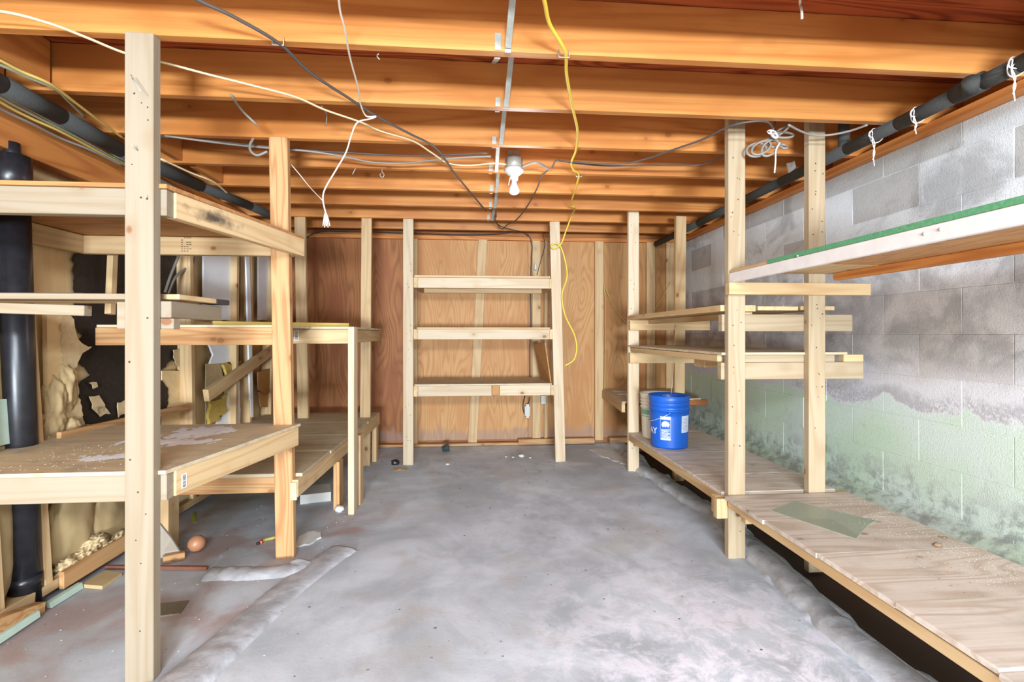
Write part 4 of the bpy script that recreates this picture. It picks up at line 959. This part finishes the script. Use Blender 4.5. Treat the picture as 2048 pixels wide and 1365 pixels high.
# staples, hooks
def hook(px, py, lab_):
    p = P(px, py-12, Y=2.87); pts = [p, p+V(0, 0, -.02)]+[p+V(.012*math.sin(t), 0, -.036+.014*math.cos(t)) for t in (0, .9, 1.8, 2.7, 3.6, 4.5, 5.4)]
    tag(tube('screw_hook', pts, .0022, M_metal, None, 6, 3), lab_, 'hook')
hook(764, 350, 'round metal screw eye under a joist left of the lamp')
tag(tube('bent_nail', [P(757, 108, Y=1.68), P(754, 112, Y=1.7), P(759, 119, Y=1.7)], .002, M_metal, None, 6, 3), 'bent nail under the nearest full joist left of the struts', 'nail')
tag(tube('bent_nail', [P(712, 336, Y=2.85), P(708, 343, Y=2.85), P(705, 349, Y=2.85)], .0022, M_metal, None, 6, 3), 'bent nail left of the round screw eye', 'nail')
for (px, py, lab_) in ((556, 83, 'wire staple holding the dark diagonal cable to the nearest joist'), (1128, 108, 'staple holding the yellow cable at the nearest joist'), (1158, 350, 'staple holding the yellow cable at a joist right of the lamp')):
    p = P(px, py, Z=.982); o = tube('staple', [p+V(-.018, 0, .015), p+V(-.018, 0, -.012), p+V(.018, 0, -.012), p+V(.018, 0, .015)], .0022, M_metal, None, 6, 1); tag(o, lab_, 'staple')

# nail heads and nail holes in the front faces of the posts
def heads(par, x0, x1, zs, y, n, sd):
    rg = random.Random(sd); vs, fs = [], []
    for _ in range(n):
        c = V(rg.uniform(x0+.012, x1-.012), y-.0006, rg.uniform(*zs)); r = rg.uniform(.0022, .004); b = len(vs)
        for q in (0, 1):
            for k in range(6): vs.append(c+V(r*math.cos(k*1.047), .0012*q, r*math.sin(k*1.047)))
        fs += [tuple(range(b, b+6))]+[(b+k, b+(k+1) % 6, b+6+(k+1) % 6, b+6+k) for k in range(6)]
    o = frompy('nail_heads', vs, fs, M_ink, par, False, WM[par.name]); o['kind'] = 'stuff'
heads(r4, xE, xE+.089, (-1.0, .9), yE, 22, 1); heads(r4, xF, xF+.089, (-.7, .9), yE, 26, 2); heads(r4, xC, xC+.089, (-1, .9), yC, 14, 3)
heads(r3, -.61, -.535, (-1.1, .95), 4.095, 24, 4); heads(r1, -1.14, -1.056, (-1.0, .95), 1.630, 16, 5)
# ------------------------------------------------------------------ LOOSE THINGS
o = beam('metal_strip', P(1390, 612, Y=3.0)+V(0, 0, .0), P(1446, 607, Y=2.45), .02, .008, (1, 0, 0), M_abs); o.location.z = .163; tag(o, 'thin dark metal strip lying on the upper shelf of the right rack', 'strip')
bl_ = slab('foam_block', [g_(600, 1010), g_(662, 1003), g_(660, 985), g_(604, 991)], (0, 0, 1), .062, M_styro); 
tag(bl_, 'pale rectangular block on the floor under the far left bench', 'block')
tag(slab('flat_slab', ([g_(x, y) for x, y in ragged([(592, 1096), (598, 1075), (618, 1066), (640, 1068), (642, 1078), (618, 1092)], 8, 2)]), (0, 0, 1), .008, M_styro), 'pale flat cement patch on the floor right of the second left post', 'slab')
tag(blob('stone', g_(679, 1024)+V(0, 0, .018), (.03, .026, .022), M_styro, None, .15, 3, 2), 'rounded pale stone on the floor beside the thin bench post', 'stone')
tag(blob('ball', g_(384, 1112)+V(0, .04, .045), (.041, .041, .041), plain('orange_plastic', (176, 122, 88), .4), None, .02, 3, 1), 'dusty orange ball on the floor under the left bench', 'ball')
tag(slab('leaning_board', [g_(318, 1120), g_(368, 1112), P(345, 1075, Y=2.42), P(318, 1042, Y=2.40)], (.2, -1, 0), .012, plain('grey_board', (170, 158, 142), .8)), 'grey offcut board leaning under the left bench beside the ball', 'board')
tag(beam('wood_block', g_(326, 1128)+V(0, 0, .02), g_(370, 1118)+V(0, 0, .02), .035, .035, (0, 0, 1), M_postw), 'reddish wood block on the floor in front of the grey offcut', 'block')
tag(beam('copper_pipe', g_(212, 1140)+V(0, 0, .012), g_(415, 1142)+V(0, 0, .012), .018, .018, (0, 0, 1), plain('rusty_pipe', (134, 86, 66), .6, .3)), 'rusty thin pipe lying across the floor into the short kerb', 'pipe')
tag(slab('tile', [g_(300, 1238), g_(360, 1230), g_(378, 1204), g_(300, 1212)], (0, 0, 1), .006, plain('speckled_tile', (122, 112, 92), .5, var=.5, sc=220)), 'dark speckled tile piece on the floor right of the near post', 'tile')
tag(slab('wood_offcut', [g_(160, 1176), g_(205, 1180), g_(244, 1153), g_(212, 1148)], (0, 0, 1), .016, M_kraft), 'thin tan wood offcut on the floor left of the near post', 'offcut')
tag(slab('leaf_scrap', [g_(383, 1030), g_(388, 1026), g_(392, 1046), g_(386, 1047)], (0, 0, 1), .003, plain('lime', (176, 196, 40), .6)), 'bright yellow-green scrap on the floor under the left bench', 'scrap')
tool = thing('striped_tool', 'small striped red and yellow stick with black tip beside the second left post', 'stick', g_(532, 1086))
tube('tip', [g_(513, 1091)+V(0, 0, .008), g_(520, 1090)+V(0, 0, .01)], .007, M_abs, tool, 8, 2)
tube('body', [g_(520, 1090)+V(0, 0, .01), g_(530, 1084)+V(0, 0, .01), g_(552, 1079)+V(0, 0, .01)], .009, plain('striped_body', (196, 176, 90), .5, var=.5, sc=150), tool, 8, 3)
tube('band', [g_(519, 1090)+V(0, 0, .01), g_(524, 1087.5)+V(0, 0, .01)], .0098, plain('red_band', (190, 50, 40), .5), tool, 8, 2)
cu_ = g_(885, 905); cup = lathe('cup', [(0, 0), (.026, 0), (.036, .06), (.038, .062), (.034, .06), (.024, .004), (0, .004)], plain('dark_cup', (62, 74, 76), .5), None, Matrix.Translation(cu_+V(0, -.02, .036)) @ Matrix.Rotation(1.35, 4, 'Y'), 24)
tag(cup, 'small dark cup tipped over at the foot of the back wall', 'cup')
tag(blob('lump', g_(790, 930)+V(0, 0, .02), (.036, .03, .024), M_abs, None, .4, 3, 3), 'black crumpled lump on the floor left of the centre unit', 'lump')
tag(slab('leaf', [g_(x, y) for x, y in ragged([(783, 938), (800, 934), (815, 936), (812, 942), (790, 944)], 5, 2)], (0, 0, 1), .003, M_kraft), 'dry straw-coloured leaf beside the black lump', 'leaf')
tag(slab('paper_sheet', [g_(x, y) for x, y in ragged([(1180, 900), (1200, 897), (1228, 905), (1262, 925), (1262, 932), (1225, 922), (1198, 912)], 8, 2)], (0, 0, 1), .004, M_styro), 'crumpled pale sheet on the floor beside the back right post', 'sheet')
for i, (px, py, sz) in enumerate(((1043, 914, .03), (1026, 916, .015), (1060, 917, .014), (895, 930, .018), (1012, 915, .012))):
    o = blob('mortar_chunk', g_(px, py)+V(0, 0, sz*.3), (sz, sz*.8, sz*.4), M_styro, None, .5, 2, i*3)
    tag(o, ('largest pale mortar chunk at the foot of the centre unit', 'pale mortar crumb left of the largest chunk', 'pale mortar crumb right of the largest chunk', 'pale stone on the floor in front of the tipped cup', 'smallest pale mortar crumb left of the others')[i], 'chunk', 'mortar chunks by the centre unit')
def ff():
    if random.random() < .6: return V(random.uniform(-1.2, 1.1), random.uniform(3.4, 4.6), FL+.003)
    return V(random.uniform(-1.3, 1.1), random.uniform(1.5, 4.0), FL+.003)
tag(scatter('floor_debris', ff, 260, .006, M_debris), 'small dark crumbs scattered over the concrete floor', 'debris', kind='stuff')
tag(scatter('flakes_underfoot', lambda: V(random.uniform(-1.7, -.7), random.uniform(1.5, 3.2), FL+.003), 150, .004, M_chip), 'small pale flakes on the reddish floor left of the kerb', 'flakes', kind='stuff')

# ------------------------------------------------------------------ lift everything so the floor is at z = 0
for o in list(SC.objects):
    if o.parent is None: o.location.z += H
